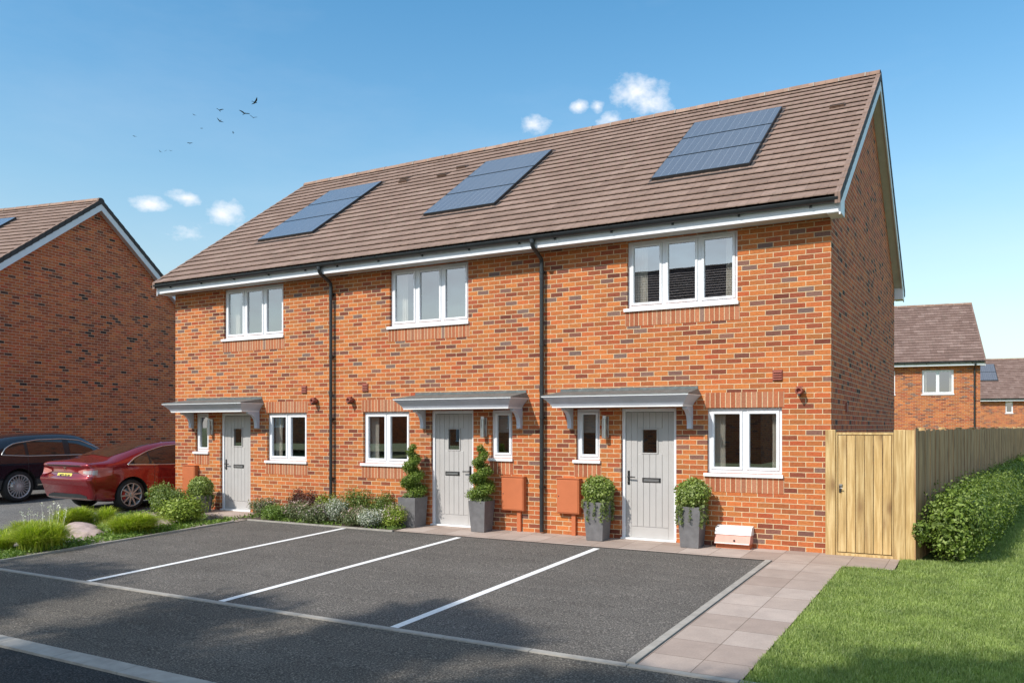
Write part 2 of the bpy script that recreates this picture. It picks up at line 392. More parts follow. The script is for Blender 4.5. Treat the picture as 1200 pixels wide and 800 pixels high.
    def build(s, name, parent=None, loc=None, rot=None, bevel=None):
        me = bpy.data.meshes.new(name); me.from_pydata(s.v, [], s.f)
        for mn in s.mats: me.materials.append(MATS[mn])
        me.polygons.foreach_set('material_index', s.mi)
        me.polygons.foreach_set('use_smooth', s.sm)
        ul = me.uv_layers.new(name='UVMap')
        flat = [c for f in s.uv for p in f for c in p[:2]]
        ul.data.foreach_set('uv', flat); me.update()
        o = bpy.data.objects.new(name, me); COL.objects.link(o)
        if parent is not None: o.parent = parent
        if loc is not None: o.location = loc
        if rot is not None: o.rotation_euler = rot
        return o

def tag(o, label=None, cat=None, group=None, kind=None):
    if label: o['label'] = label
    if cat: o['category'] = cat
    if group: o['group'] = group
    if kind: o['kind'] = kind
    return o
def thing(name, label, cat, loc=(0, 0, 0), rz=0.0, group=None):
    o = bpy.data.objects.new(name, None); COL.objects.link(o); o.location = loc; o.rotation_euler = (0, 0, rz); o.empty_display_size = .2
    return tag(o, label, cat, group)
def structure(name, mb): return tag(mb.build(name), kind='structure')

def quad_mesh(name, V, mat, parent=None, loc=None, smooth=False, mi=None):
    """V: (N,4,3) numpy array of quads"""
    V = np.asarray(V, dtype=np.float32); nq = len(V); me = bpy.data.meshes.new(name)
    me.vertices.add(nq * 4); me.vertices.foreach_set('co', V.reshape(-1))
    me.loops.add(nq * 4); me.loops.foreach_set('vertex_index', np.arange(nq * 4, dtype=np.int32))
    me.polygons.add(nq); me.polygons.foreach_set('loop_start', np.arange(0, nq * 4, 4, dtype=np.int32))
    me.polygons.foreach_set('loop_total', np.full(nq, 4, dtype=np.int32))
    mats = mat if isinstance(mat, list) else [mat]
    for mm in mats: me.materials.append(MATS[mm])
    if mi is not None: me.polygons.foreach_set('material_index', np.asarray(mi, dtype=np.int32))
    me.update(calc_edges=True); me.validate()
    o = bpy.data.objects.new(name, me); COL.objects.link(o)
    if parent is not None: o.parent = parent
    if loc is not None: o.location = loc
    return o

GS = .034
def gz(y): return GS * max(min(y, 0.0), -16.0)

# ------------------------------------------------------------------ ground
def sheet(name, x0, x1, y0, y1, mat, dz, uvo=(0, 0), nx=1):
    mb = MB(); ys = sorted({y0, y1, *[q for q in (-16.0, 0.0) if y0 < q < y1]})
    for a, b in zip(ys, ys[1:]):
        mb.face([(x0, a, gz(a) + dz), (x1, a, gz(a) + dz), (x1, b, gz(b) + dz), (x0, b, gz(b) + dz)], mat,
                uv=[(x0 - uvo[0], a - uvo[1]), (x1 - uvo[0], a - uvo[1]), (x1 - uvo[0], b - uvo[1]), (x0 - uvo[0], b - uvo[1])])
    return structure(name, mb)
mb = MB()
for a, b in ((-900, -16), (-16, 0), (0, 1200)):
    mb.face([(-1200, a, gz(a) - .03), (1200, a, gz(a) - .03), (1200, b, gz(b) - .03), (-1200, b, gz(b) - .03)], 'field')
structure('ground', mb)
LOTX0, LOTX1, LOTY0, LOTY1 = -10.5, -.745, -5.78, -.90
sheet('road', -70, 60, -14.5, -7.92, 'road asphalt', -.004)
sheet('access_road', -70, 60, -7.75, -5.86, 'strip asphalt', 0)
sheet('parking_lot', LOTX0, LOTX1 + .07, LOTY0 - .03, LOTY1 + .1, 'lot asphalt', 0)
sheet('driveway', -30, -13.7, -5.80, 12, 'drive asphalt', 0)
mb = MB()          # a far verge across the road
def kerbrow(mb, horiz, a0, a1, b0, b1, step, h=.012, jig=.004):
    """row of edging stones; horiz: runs along x between a0..a1, b0..b1 in y"""
    p = a0
    while p < a1 - .01:
        q = min(p + step, a1); g_ = .004
        if horiz:
            for (x0, x1, y0, y1) in [(p + g_, q - g_, b0, b1)]:
                z0, z1 = gz(y0), gz(y1)
                t = [(x0, y0, z0 + h), (x1, y0, z0 + h), (x1, y1, z1 + h), (x0, y1, z1 + h)]
        else:
            x0, x1, y0, y1 = b0, b1, p + g_, q - g_
            z0, z1 = gz(y0), gz(y1)
            t = [(x0, y0, z0 + h), (x1, y0, z0 + h), (x1, y1, z1 + h), (x0, y1, z1 + h)]
        bt = [(a, b, c - .05) for a, b, c in t]
        mb.face(t, 'concrete kerb')
        for i in range(4):
            j = (i + 1) % 4; mb.face([bt[i], bt[j], t[j], t[i]], 'concrete kerb')
        p = q
mb = MB(); kerbrow(mb, True, -40, .85, -5.865, -5.79, .915, .012); structure('lot_edging', mb)
mb = MB(); kerbrow(mb, True, -40, 30, -7.93, -7.73, .915, .018); structure('road_kerb', mb)
mb = MB(); kerbrow(mb, False, LOTY0, LOTY1 + .03, -.69, -.612, .915, .022); structure('path_edging', mb)
mb = MB(); kerbrow(mb, False, -5.785, -1.2, -10.56, -10.5, .915, .03); structure('bed_edging', mb)
mb = MB(); kerbrow(mb, True, -10.5, -6.98, -.90, -.86, .915, .024); structure('planting_edging', mb)
for i, (x, w_) in enumerate(((-8.03, .1), (-5.585, .1), (-3.135, .1))):
    o = sheet('bay_line', x - w_ / 2, x + w_ / 2, LOTY0 + .02, LOTY1 - .03, 'road paint', .004)
# paving: path along the lot, strip at the wall, spur to the gate
sheet('garden_path', -.60, .27, -5.78, -.85, 'paving slab', .010, (-.14, -5.92))
sheet('wall_path', -6.98, .88, -.85, .0, 'paving slab', .010, (-.14, -.75))
sheet('door_path', -12.7, -10.95, -.85, .0, 'paving slab', .006, (-.14, -.75))
sheet('planting_bed', -10.95, -6.98, -.86, .0, 'soil', .012)
sheet('planting_bed', -13.7, -10.5, -5.78, -.85, 'gravel', .010)
sheet('lawn_base', .27, 30, -7.70, 60, 'turf', -.012)
sheet('rear_garden', -30, .27, 8.5, 60, 'turf', -.012)

# ------------------------------------------------------------------ houses
W, D, OV = 4.575, 8.5, .166
RM = .7106                                     # roof rise per metre
def roofz(y): return 4.838 + RM * (y + .467)
GA = .2605
def sub(name, mb, parent): return mb.build(name, parent)

def window(root, x0, x1, z0, z1, panes, curtain='', blind=False, frame='white upvc', yf=.055, head=True):
    """opening x0..x1, z0..z1; sill below z0"""
    mb = MB(); fw = .045; sw = .042; mw = .05; n_ = panes
    mb.rbox(x0, x1, yf, yf + .07, z0, z0 + fw, frame); mb.rbox(x0, x1, yf, yf + .07, z1 - fw, z1, frame)
    mb.rbox(x0, x0 + fw, yf, yf + .07, z0 + fw, z1 - fw, frame); mb.rbox(x1 - fw, x1, yf, yf + .07, z0 + fw, z1 - fw, frame)
    iw = (x1 - x0 - 2 * fw - (n_ - 1) * mw) / n_; gl = []
    for i in range(n_):
        a = x0 + fw + i * (iw + mw); b = a + iw
        if i < n_ - 1: mb.rbox(b, b + mw, yf, yf + .07, z0 + fw, z1 - fw, frame)
        A, B, C, E = a + .003, b - .003, z0 + fw + .003, z1 - fw - .003
        y = yf - .012
        mb.rbox(A, A + sw, y, y + .06, C, E, frame, .007); mb.rbox(B - sw, B, y, y + .06, C, E, frame, .007)
        mb.rbox(A + sw, B - sw, y, y + .06, C, C + sw, frame, .007); mb.rbox(A + sw, B - sw, y, y + .06, E - sw, E, frame, .007)
        gl.append((A + sw, B - sw, C + sw, E - sw))
    wd = sub('window', mb, root)
    sl = MB(); sl.box(x0 - .045, x1 + .02, -.038, yf + .02, z0 - .05, z0 - .002, 'canopy edge'); sub('window_sill', sl, wd)
    g = MB(); y = yf + .022
    for (a, b, c, e) in gl: g.face([(a - .003, y, c - .003), (b + .003, y, c - .003), (b + .003, y, e + .003), (a - .003, y, e + .003)], 'window glass')
    sub('window_pane', g, wd)
    def cur(xa, xb):
        k = 40; mc = MB(); top, bot = [], []
        rows = []
        for zz, spread in ((z1 + .02, 1.0), ((z0 + z1) / 2, .97), (z0 - .02, 1.0)):
            rows.append([(xa + (xb - xa) * spread * t / k, yf + .16 + .022 * math.sin(t * 1.25) + .008 * math.sin(t * .7), zz) for t in range(k + 1)])
        mc.grid(rows, 'curtain'); sub('curtain', mc, wd)
    cw = .12 + .05 * (x1 - x0 > 1.5)
    if 'L' in curtain: cur(x0 + .02, x0 + .10 + cw)
    if 'R' in curtain: cur(x1 - .02, x1 - .06 - cw)
    if blind:
        bb = MB(); zm = z0 + (z1 - z0) * .53
        bb.box(x0 + .03, x1 - .03, yf + .12, yf + .13, zm, z1, 'blind'); sub('blind', bb, wd)
    return wd

def door(root, x0, x1, handle_left=True):
    z1 = 2.06; fr = MB(); yf = .05
    fr.rbox(x0, x0 + .055, yf, yf + .07, .0, z1, 'white upvc'); fr.rbox(x1 - .055, x1, yf, yf + .07, .0, z1, 'white upvc')
    fr.rbox(x0 + .055, x1 - .055, yf, yf + .07, z1 - .055, z1, 'white upvc')
    a, b = x0 + .062, x1 - .062; y = yf + .022; d0, d1 = .035, z1 - .062
    lf = MB(); m = 'door grey'
    wx0, wx1 = (a + b) / 2 - .115, (a + b) / 2 + .115; wz0, wz1 = 1.365, 1.725
    # back sheet with hole for the light, then rails, stiles and boards proud of it
    cells = [(a, wx0, d0, d1), (wx1, b, d0, d1), (wx0, wx1, d0, wz0), (wx0, wx1, wz1, d1)]
    for c in cells: lf.box(c[0], c[1], y + .012, y + .05, c[2], c[3], m)
    st = .085
    lf.rbox(a, a + st, y, y + .012, d0, d1, m, .003); lf.rbox(b - st, b, y, y + .012, d0, d1, m, .003)
    lf.rbox(a + st + .001, b - st - .001, y, y + .012, d0, d0 + .17, m, .003)
    nb = 6; bw = (b - a - 2 * st) / nb; zb0, zb1 = d0 + .174, d1
    for i in range(nb):
        p, q = a + st + i * bw + .002, a + st + (i + 1) * bw - .002
        if q <= wx0 - .02 or p >= wx1 + .02: lf.rbox(p, q, y + .001, y + .012, zb0, zb1, m, .004)
        else:
            lf.rbox(p, q, y + .001, y + .012, zb0, wz0 - .022, m, .004); lf.rbox(p, q, y + .001, y + .012, wz1 + .022, zb1, m, .004)
    for (p, q, r, t) in ((wx0 - .02, wx1 + .02, wz0 - .02, wz0), (wx0 - .02, wx1 + .02, wz1, wz1 + .02), (wx0 - .02, wx0, wz0, wz1), (wx1, wx1 + .02, wz0, wz1)):
        lf.rbox(p, q, y - .006, y + .03, r, t, m, .004)
    dr = sub('door', lf, root); sub('door_frame', fr, dr)
    gg = MB(); gg.face([(wx0, y + .02, wz0), (wx1, y + .02, wz0), (wx1, y + .02, wz1), (wx0, y + .02, wz1)], 'window glass'); sub('door_window', gg, dr)
    lb = MB(); c = (a + b) / 2 + (.03 if handle_left else -.03)
    lb.rbox(c - .15, c + .15, y - .012, y, .905, .975, 'iron', .005); lb.rbox(c - .125, c + .125, y - .018, y - .0125, .918, .955, 'steel', .003); sub('letterbox', lb, dr)
    h = MB(); hx = a + .045 if handle_left else b - .045; s_ = 1 if handle_left else -1
    h.rbox(hx - .018, hx + .018, y - .014, y, .86, 1.08, 'iron', .006)
    h.tube([(hx, y - .012, .985), (hx, y - .05, .985), (hx + s_ * .02, y - .056, .985), (hx + s_ * .125, y - .056, .982)], .0105, 'iron', 8)
    h.lathe([(0, -.02), (.014, -.018), (.014, 0)], (hx, y - .01, .90), 'y', 'iron', 12); sub('handle', h, dr)
    th = MB(); th.box(x0 - .0, x1 + .0, -.012, yf + .06, -.03, .033, 'canopy edge'); sub('threshold', th, dr)
    return dr

def canopy(root, x0, x1):
    prof = [(0, 2.252), (0, 2.236), (.012, 2.232), (.018, 2.222), (.034, 2.205), (.06, 2.178), (.092, 2.142), (.112, 2.112), (.116, 2.100), (.124, 2.098), (.124, 2.072)]
    mb = MB(); yf = -.605
    rows = []
    for ins, z in prof: rows.append([(x0 + ins, 0, z), (x0 + ins, yf + ins * 1.1, z), (x1 - ins, yf + ins * 1.1, z), (x1 - ins, 0, z)])
    for i in range(len(rows) - 1):
        mt = 'canopy edge' if i in (0, len(rows) - 2) else 'canopy paint'
        for j in range(3): mb.face([rows[i + 1][j], rows[i + 1][j + 1], rows[i][j + 1], rows[i][j]], mt)
    mb.face(rows[-1][::-1], 'soffit')
    cn = sub('door_canopy', mb, root)
    ld = MB(); B = [(x0 - .006, 0.0, 2.2525), (x0 - .006, yf - .006, 2.2525), (x1 + .006, yf - .006, 2.2525), (x1 + .006, 0.0, 2.2525)]
    T = [(x0 - .004, 0.0, 2.262), (x0 - .004, yf - .004, 2.262), (x1 + .004, yf - .004, 2.262), (x1 + .004, 0, 2.262)]
    U = [(x0 + .04, -.004, 2.345), (x0 + .06, -.06, 2.338), (x1 - .06, -.06, 2.338), (x1 - .04, -.004, 2.345)]
    for i in range(3):
        ld.face([B[i], B[i + 1], T[i + 1], T[i]], 'lead'); ld.face([T[i], T[i + 1], U[i + 1], U[i]], 'lead')
    ld.face(U, 'lead'); ld.box(x0 + .045, x1 - .045, -.012, 0, 2.345, 2.385, 'lead'); sub('lead_roof', ld, cn)
    for xc in (x0 + .24, x1 - .155):
        br = MB(); y0 = -.012; pts = [(0, 2.070), (-.30, 2.070), (-.30, 2.035)]
        for k in range(9):
            q = k / 8 * math.pi / 2; pts.append((-.30 + .22 * math.sin(q), 2.035 - .22 * (1 - math.cos(q)) - .01 * k / 8))
        pts += [(-.085, 1.745), (-.05, 1.735), (0, 1.735)]
        br.prism([(xc - .035, y, z) for y, z in pts], (.07, 0, 0), 'canopy paint'); sub('canopy_bracket', br, cn)
    return cn

def tile_slope(mb, x0, x1, sign, yc, mat='roof tile', D=D):
    """sign=+1 front slope, -1 back; rows of interlocking tiles with real steps"""
    rows = int(round(math.hypot(D / 2 + .42, (D / 2 + .42) * RM) / GA)); ca = 1 / math.hypot(1, RM)
    y_e = -.42; tw = .305
    def P(x, s, h):
        y = y_e + s * ca; z = roofz(y) + h / 1.0
        if sign < 0: y = D - y
        return (x, y, z)
    smax = (D / 2 - y_e) / ca
    gam = smax / rows
    for r in range(rows):
        s0, s1 = r * gam, (r + 1) * gam; off = (r % 2) * tw / 2
        us = {x0, x1}; k = math.floor((x0 - off) / tw)
        while off + k * tw < x1:
            for q in (0, .018, .045, .15, .165, .18):
                u = off + k * tw + q
                if x0 < u < x1: us.add(u)
            k += 1
        us = sorted(us)
        def hp(u):
            q = (u - off) % tw
            if q < .045: return .009 * math.sin(q / .045 * math.pi)
            if .15 <= q <= .18: return .005
            return 0
        jit = random.Random(r * 7 + int(x0 * 10))
        U = [P(u, s0 + .06, .018) for u in us]; A = [P(u, s0 - .025, .030 + hp(u) * .6) for u in us]; B = [P(u, s0 - .027, .047 + hp(u)) for u in us]; C = [P(u, min(s1 + .03, smax), .002) for u in us]
        sh = 0.13 * 0
        uv = [[(u, (r + .02) * .2605) for u in us]] + [[(u, (r + .02) * .2605) for u in us], [(u, (r + .05) * .2605) for u in us], [(u, (r + .97) * .2605) for u in us]]
        rowsP = [U, A, B, C]
        if sign < 0: rowsP = [x[::-1] for x in rowsP]; uv = [x[::-1] for x in uv]
        mb.grid(rowsP, mat, False, uvs=uv)

def house_shell(root, W, D=D, gable_l=False, gable_r=False, openings=(), back_openings=(), mats=('facing brick', 'brightened gable brick'), tile='roof tile', boards=True, detail=True, eave=4.68):
    x0, x1 = -W, 0.0
    mb = MB()
    def wall(y, ops, flip, mat):
        xs = sorted({x0, x1, *[o[0] for o in ops], *[o[1] for o in ops]}); zs = sorted({-.35, eave, *[o[2] for o in ops], *[o[3] for o in ops]})
        for a, b in zip(xs, xs[1:]):
            for c, e in zip(zs, zs[1:]):
                mx, mz = (a + b) / 2, (c + e) / 2
                if any(o[0] < mx < o[1] and o[2] < mz < o[3] for o in ops): continue
                q = [(a, y, c), (b, y, c), (b, y, e), (a, y, e)]
                mb.face(q[::-1] if flip else q, mat)
        dd = -.13 if flip else .13
        for o in ops:
            a, b, c, e = o[:4]
            mb.face([(a, y, c), (a, y, e), (a, y + dd, e), (a, y + dd, c)], mat, uv=[(a, c), (a, e), (a - dd, e), (a - dd, c)])
            mb.face([(b, y, e), (b, y, c), (b, y + dd, c), (b, y + dd, e)], mat, uv=[(b, e), (b, c), (b + dd, c), (b + dd, e)])
            mb.face([(a, y, e), (b, y, e), (b, y + dd, e), (a, y + dd, e)], mat); mb.face([(b, y, c), (a, y, c), (a, y + dd, c), (b, y + dd, c)], mat)
    wall(0.0, openings, False, mats[0]); wall(D, back_openings, True, mats[0])
    pent = lambda x: [(x, 0, -.35), (x, D, -.35), (x, D, roofz(0) - .1), (x, D / 2, roofz(D / 2) - .1), (x, 0, roofz(0) - .1)]
    mb.face(pent(x1), mats[1] if gable_r else mats[0]); mb.face(pent(x0)[::-1], mats[1] if gable_l else mats[0])
    sub('wall', mb, root)
    # interior lining and floors
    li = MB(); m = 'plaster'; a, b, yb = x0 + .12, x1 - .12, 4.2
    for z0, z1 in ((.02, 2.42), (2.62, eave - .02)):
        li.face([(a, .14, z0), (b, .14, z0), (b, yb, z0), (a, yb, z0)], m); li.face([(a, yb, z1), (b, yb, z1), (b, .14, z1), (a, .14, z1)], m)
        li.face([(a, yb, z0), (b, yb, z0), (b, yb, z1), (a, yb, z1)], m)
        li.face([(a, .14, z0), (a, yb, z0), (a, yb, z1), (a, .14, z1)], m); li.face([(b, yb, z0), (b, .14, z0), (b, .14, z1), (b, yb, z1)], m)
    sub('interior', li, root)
    # roof
    rx0, rx1 = x0 - (OV if gable_l else 0), x1 + (OV if gable_r else 0)
    rf = MB(); tile_slope(rf, rx0, rx1, 1, 0, tile, D); tile_slope(rf, rx0, rx1, -1, 0, tile, D)
    roof = sub('roof', rf, root)
    if detail:
        rg = MB(); zt = roofz(D / 2); k = 0; p = rx0 - (.01 if gable_l else 0)
        end = rx1 + (.01 if gable_r else 0)
        while p < end - .02:
            q = min(p + .45, end); r_ = .105 + .004 * (k % 2)
            rowsR = [[(xx, D / 2 + r_ * math.cos(t) * 1.15, zt - .035 + r_ * math.sin(t)) for t in [math.pi * i / 10 for i in range(11)]] for xx in (p + .004, q - .004)]
            rg.grid(rowsR[::-1], 'ridge tile', uvs=[[(xx, i * .03 + k * .37) for i in range(11)] for xx in (q, p)])
            if q < end - .02:
                rr = r_ + .004; rg.grid([[(xx, D / 2 + rr * math.cos(t) * 1.15, zt - .035 + rr * math.sin(t)) for t in [math.pi * i / 10 for i in range(11)]] for xx in (q + .012, q - .008)], 'concrete kerb')
            p = q; k += 1
        if gable_r: rg.face([(end, D / 2 + .105 * 1.15 * math.cos(t), zt - .035 + .105 * math.sin(t)) for t in [math.pi * i / 10 for i in range(11)]], 'verge dark')
        if gable_l: rg.face([(rx0 - .01, D / 2 + .105 * 1.15 * math.cos(t), zt - .035 + .105 * math.sin(t)) for t in [math.pi * i / 10 for i in range(10, -1, -1)]], 'verge dark')
        sub('ridge', rg, roof)
    ca = 1 / math.hypot(1, RM); smax = (D / 2 + .42) / ca; rows = int(round(math.hypot(D / 2 + .42, (D / 2 + .42) * RM) / GA)); gam = smax / rows
    for side, flag, xe in ((1, gable_r, rx1), (-1, gable_l, rx0)):
        if not flag: continue
        vg = MB()
        for sgn in (1, -1):
            for r in range(rows):
                ya = -.42 + (r * gam - .03) * ca; yb_ = -.42 + ((r + 1) * gam) * ca
                za, zb = roofz(ya) + .02, roofz(yb_) + .006
                t = .030
                xo, xi = xe + side * .022, xe - side * .05
                pts = [(ya, za + t), (yb_, zb + t), (yb_, zb - .115), (ya, za - .115)]
                if sgn < 0: pts = [(D - y, z) for y, z in pts]
                o_ = [(xo, y, z) for y, z in pts]; i_ = [(xi, y, z) for y, z in pts]
                vg.face(o_ if side * sgn > 0 else o_[::-1], 'verge dark'); vg.face([o_[0], o_[1], i_[1], i_[0]], tile); vg.face([o_[0], i_[0], i_[3], o_[3]], tile)
                vg.face([o_[3], i_[3], i_[2], o_[2]], 'verge dark')
        sub('verge', vg, roof)
        bb = MB(); dep = .22
        for sgn in (1, -1):
            yA, yB = -.345, D / 2
            pts = [(yA, roofz(yA) - .09), (yB, roofz(yB) - .09), (yB, roofz(yB) - .075 - dep), (yA, roofz(yA) - .075 - dep)]
            if sgn < 0: pts = [(D - y, z) for y, z in pts]
            X0, X1 = (xe - side * .012, xe + side * .010)
            bb.prism([(X0, y, z) for y, z in pts], (X1 - X0, 0, 0), 'painted board')
            # sloping soffit between wall and board
            zz = -.075 - dep + .03
            sp = [(0 if side > 0 else x0, yA), (xe - side * .0125, yA)]
            q = [(x1 if side > 0 else x0, yA, roofz(yA) + zz), (xe - side * .0125, yA, roofz(yA) + zz), (xe - side * .0125, yB, roofz(yB) + zz), (x1 if side > 0 else x0, yB, roofz(yB) + zz)]
            if sgn < 0: q = [(a_, D - y, z) for a_, y, z in q]
            bb.face(q, 'soffit')
            # boxed end at the eave
            ye0, ye1 = (-.322, .0) if sgn > 0 else (D, D + .322)
            xs0, xs1 = sorted((xe + side * .0105, x1 if side > 0 else x0))
            if side > 0: xs0 = 0.002
            else: xs1 = x0 - .002
            zt0 = roofz(-.345) - .075
            poly = [(ye0, 4.655), (ye1, 4.655), (ye1, roofz(0) - .1), (ye0, roofz(-.345) - .08)] if sgn > 0 else [(ye0, 4.655), (ye1, 4.655), (ye1, roofz(-.345) - .08), (ye0, roofz(0) - .1)]
            bb.prism([(xs0, y, z) for y, z in poly], (xs1 - xs0, 0, 0), 'painted board')
        sub('bargeboard', bb, roof)
    fx0, fx1 = x0 - (.155 if gable_l else 0), x1 + (.155 if gable_r else 0)
    for ya, yb_ in ((-.345, -.325), (D + .325, D + .345)): fa = MB(); fa.box(fx0, fx1, ya, yb_, 4.668, 4.87, 'painted board'); sub('fascia', fa, roof)
    for ya, yb_ in ((-.323, -.001), (D + .001, D + .323)): sf = MB(); sf.box(x0, x1, ya, yb_, 4.684, 4.692, 'soffit'); sub('soffit', sf, roof)
    for yc in (-.402, D + .402):
        gt = MB()
        rr = [[(xx, yc - .056 * math.cos(t), 4.845 - .062 * math.sin(t)) for t in [math.pi * i / 8 for i in range(9)]] for xx in (fx0, fx1)]
        gt.grid(rr, 'black plastic'); gt.grid([[(a_, b_ * .0 + yc + (b_ - yc) * .9, c_ + .001) for a_, b_, c_ in row] for row in rr][::-1], 'black plastic')
        gt.box(fx0, fx1, yc - .058, yc - .050, 4.838, 4.848, 'black plastic')
        for xe_, fl in ((fx0, gable_l), (fx1, gable_r)):
            if fl: gt.face([(xe_, yc - .056 * math.cos(t), 4.845 - .062 * math.sin(t)) for t in [math.pi * i / 8 for i in range(9)]], 'black plastic')
        k = fx0 + .45
        while k < fx1:
            s2 = -1 if yc < 0 else 1
            rr = [[(xx, yc - .062 * math.cos(t), 4.848 - .069 * math.sin(t)) for t in [math.pi * i / 8 for i in range(9)]] for xx in (k - .014, k + .014)]
            gt.grid(rr, 'black plastic'); gt.box(k - .016, k + .016, yc - s2 * .03, yc - s2 * .056, 4.76, 4.80, 'black plastic'); k += .98
        sub('gutter', gt, root)
    return roof

def downpipe(root, x, parent=None):
    dp = MB(); m = 'black plastic'
    dp.tube([(x, -.402, 4.80), (x, -.402, 4.74), (x, -.395, 4.705), (x, -.36, 4.675), (x, -.12, 4.555), (x, -.080, 4.52), (x, -.075, 4.46), (x, -.075, .03)], .034, m, 12)
    dp.tube([(x, -.402, 4.80), (x, -.402, 4.74)], .045, m, 12)
    for z in (4.30, 3.1, 1.9, .75): dp.tube([(x, -.075, z), (x, -.075, z + .05)], .041, m, 12); dp.box(x - .05, x + .05, -.05, 0, z + .01, z + .04, m)
    dp.tube([(x, -.075, 4.20), (x, -.075, 4.28)], .040, m, 12); dp.tube([(x, -.075, 2.35), (x, -.075, 2.44)], .040, m, 12)
    sub('downpipe', dp, root)

def solar(roof, x0, x1, y0, y1, n_=3, th=.065, mir=1):
    ca = 1 / math.hypot(1, RM); h = (y1 - y0) / n_
    nrm = Vector((0, -RM, 1)).normalized()
    def P(x, y, k): v = Vector((x, y, roofz(y))) + nrm * k; return tuple(v)
    for i in range(n_):
        a, b = y0 + i * h + .012, y0 + (i + 1) * h - .012
        mb = MB(); lo, hi = .02, .02 + th
        Q = [P(x0, a, hi), P(x1, a, hi), P(x1, b, hi), P(x0, b, hi)]; q = [P(x0, a, lo - .03), P(x1, a, lo - .03), P(x1, b, lo - .03), P(x0, b, lo - .03)]
        e = .012; In = [P(x0 + e, a + e, hi + .001), P(x1 - e, a + e, hi + .001), P(x1 - e, b - e, hi + .001), P(x0 + e, b - e, hi + .001)]
        mb.face(In, 'solar cell', uv=[(0.002, 0.02), (x1 - x0 - 2 * e, .02), (x1 - x0 - 2 * e, 1.1), (0.002, 1.1)])
        for j in range(4):
            k = (j + 1) % 4; mb.face([Q[j], Q[k], In[k], In[j]], 'black plastic'); mb.face([q[j], q[k], Q[k], Q[j]], 'black plastic')
        sub('solar_panel', mb, roof)
    fl = MB()      # flashing kerb round the array
    hi = .034
    def strip(xa, xb, ya, yb):
        fl.face([P(xa, ya, hi), P(xb, ya, hi), P(xb, yb, hi), P(xa, yb, hi)], 'verge dark')
        fl.face([P(xa, ya, 0), P(xb, ya, 0), P(xb, ya, hi), P(xa, ya, hi)], 'verge dark'); fl.face([P(xb, ya, 0), P(xb, yb, 0), P(xb, yb, hi), P(xb, ya, hi)], 'verge dark')
    strip(x1, x1 + .05, y0 - .06, y1 + .04); strip(x0 - .05, x0, y0 - .06, y1 + .04); strip(x0, x1, y1, y1 + .05); strip(x0, x1, y0 - .07, y0 - .01)
    sub('solar_flashing', fl, roof)

def roof_vent(roof, x, y):
    mb = MB(); nrm = Vector((0, -RM, 1)).normalized(); t = Vector((0, 1, RM)).normalized(); c = Vector((x, y, roofz(y)))
    pts = lambda k, w_, a, b: [tuple(c + Vector((s_ * w_, 0, 0)) + t * q + nrm * k) for s_, q in ((-1, a), (1, a), (1, b), (-1, b))]
    lo = pts(.0, .13, -.12, .14); hi = pts(.085, .115, -.10, .0); 
    up = [hi[0], hi[1], lo[2], lo[3]]
    mb.face(up, 'verge dark'); mb.face([lo[0], lo[1], hi[1], hi[0]], 'verge dark'); mb.face([lo[1], lo[2], hi[1]], 'roof tile'); mb.face([lo[0], hi[0], lo[3]], 'roof tile')
    for k in range(3):
        q = .02 + k * .022; z_ = pts(q, .12, -.135, -.10); mb.face(z_, 'ridge tile'); mb.face([z_[0], z_[1], tuple(Vector(z_[1]) + nrm * .012), tuple(Vector(z_[0]) + nrm * .012)], 'ridge tile')
    sub('roof_vent', mb, roof)

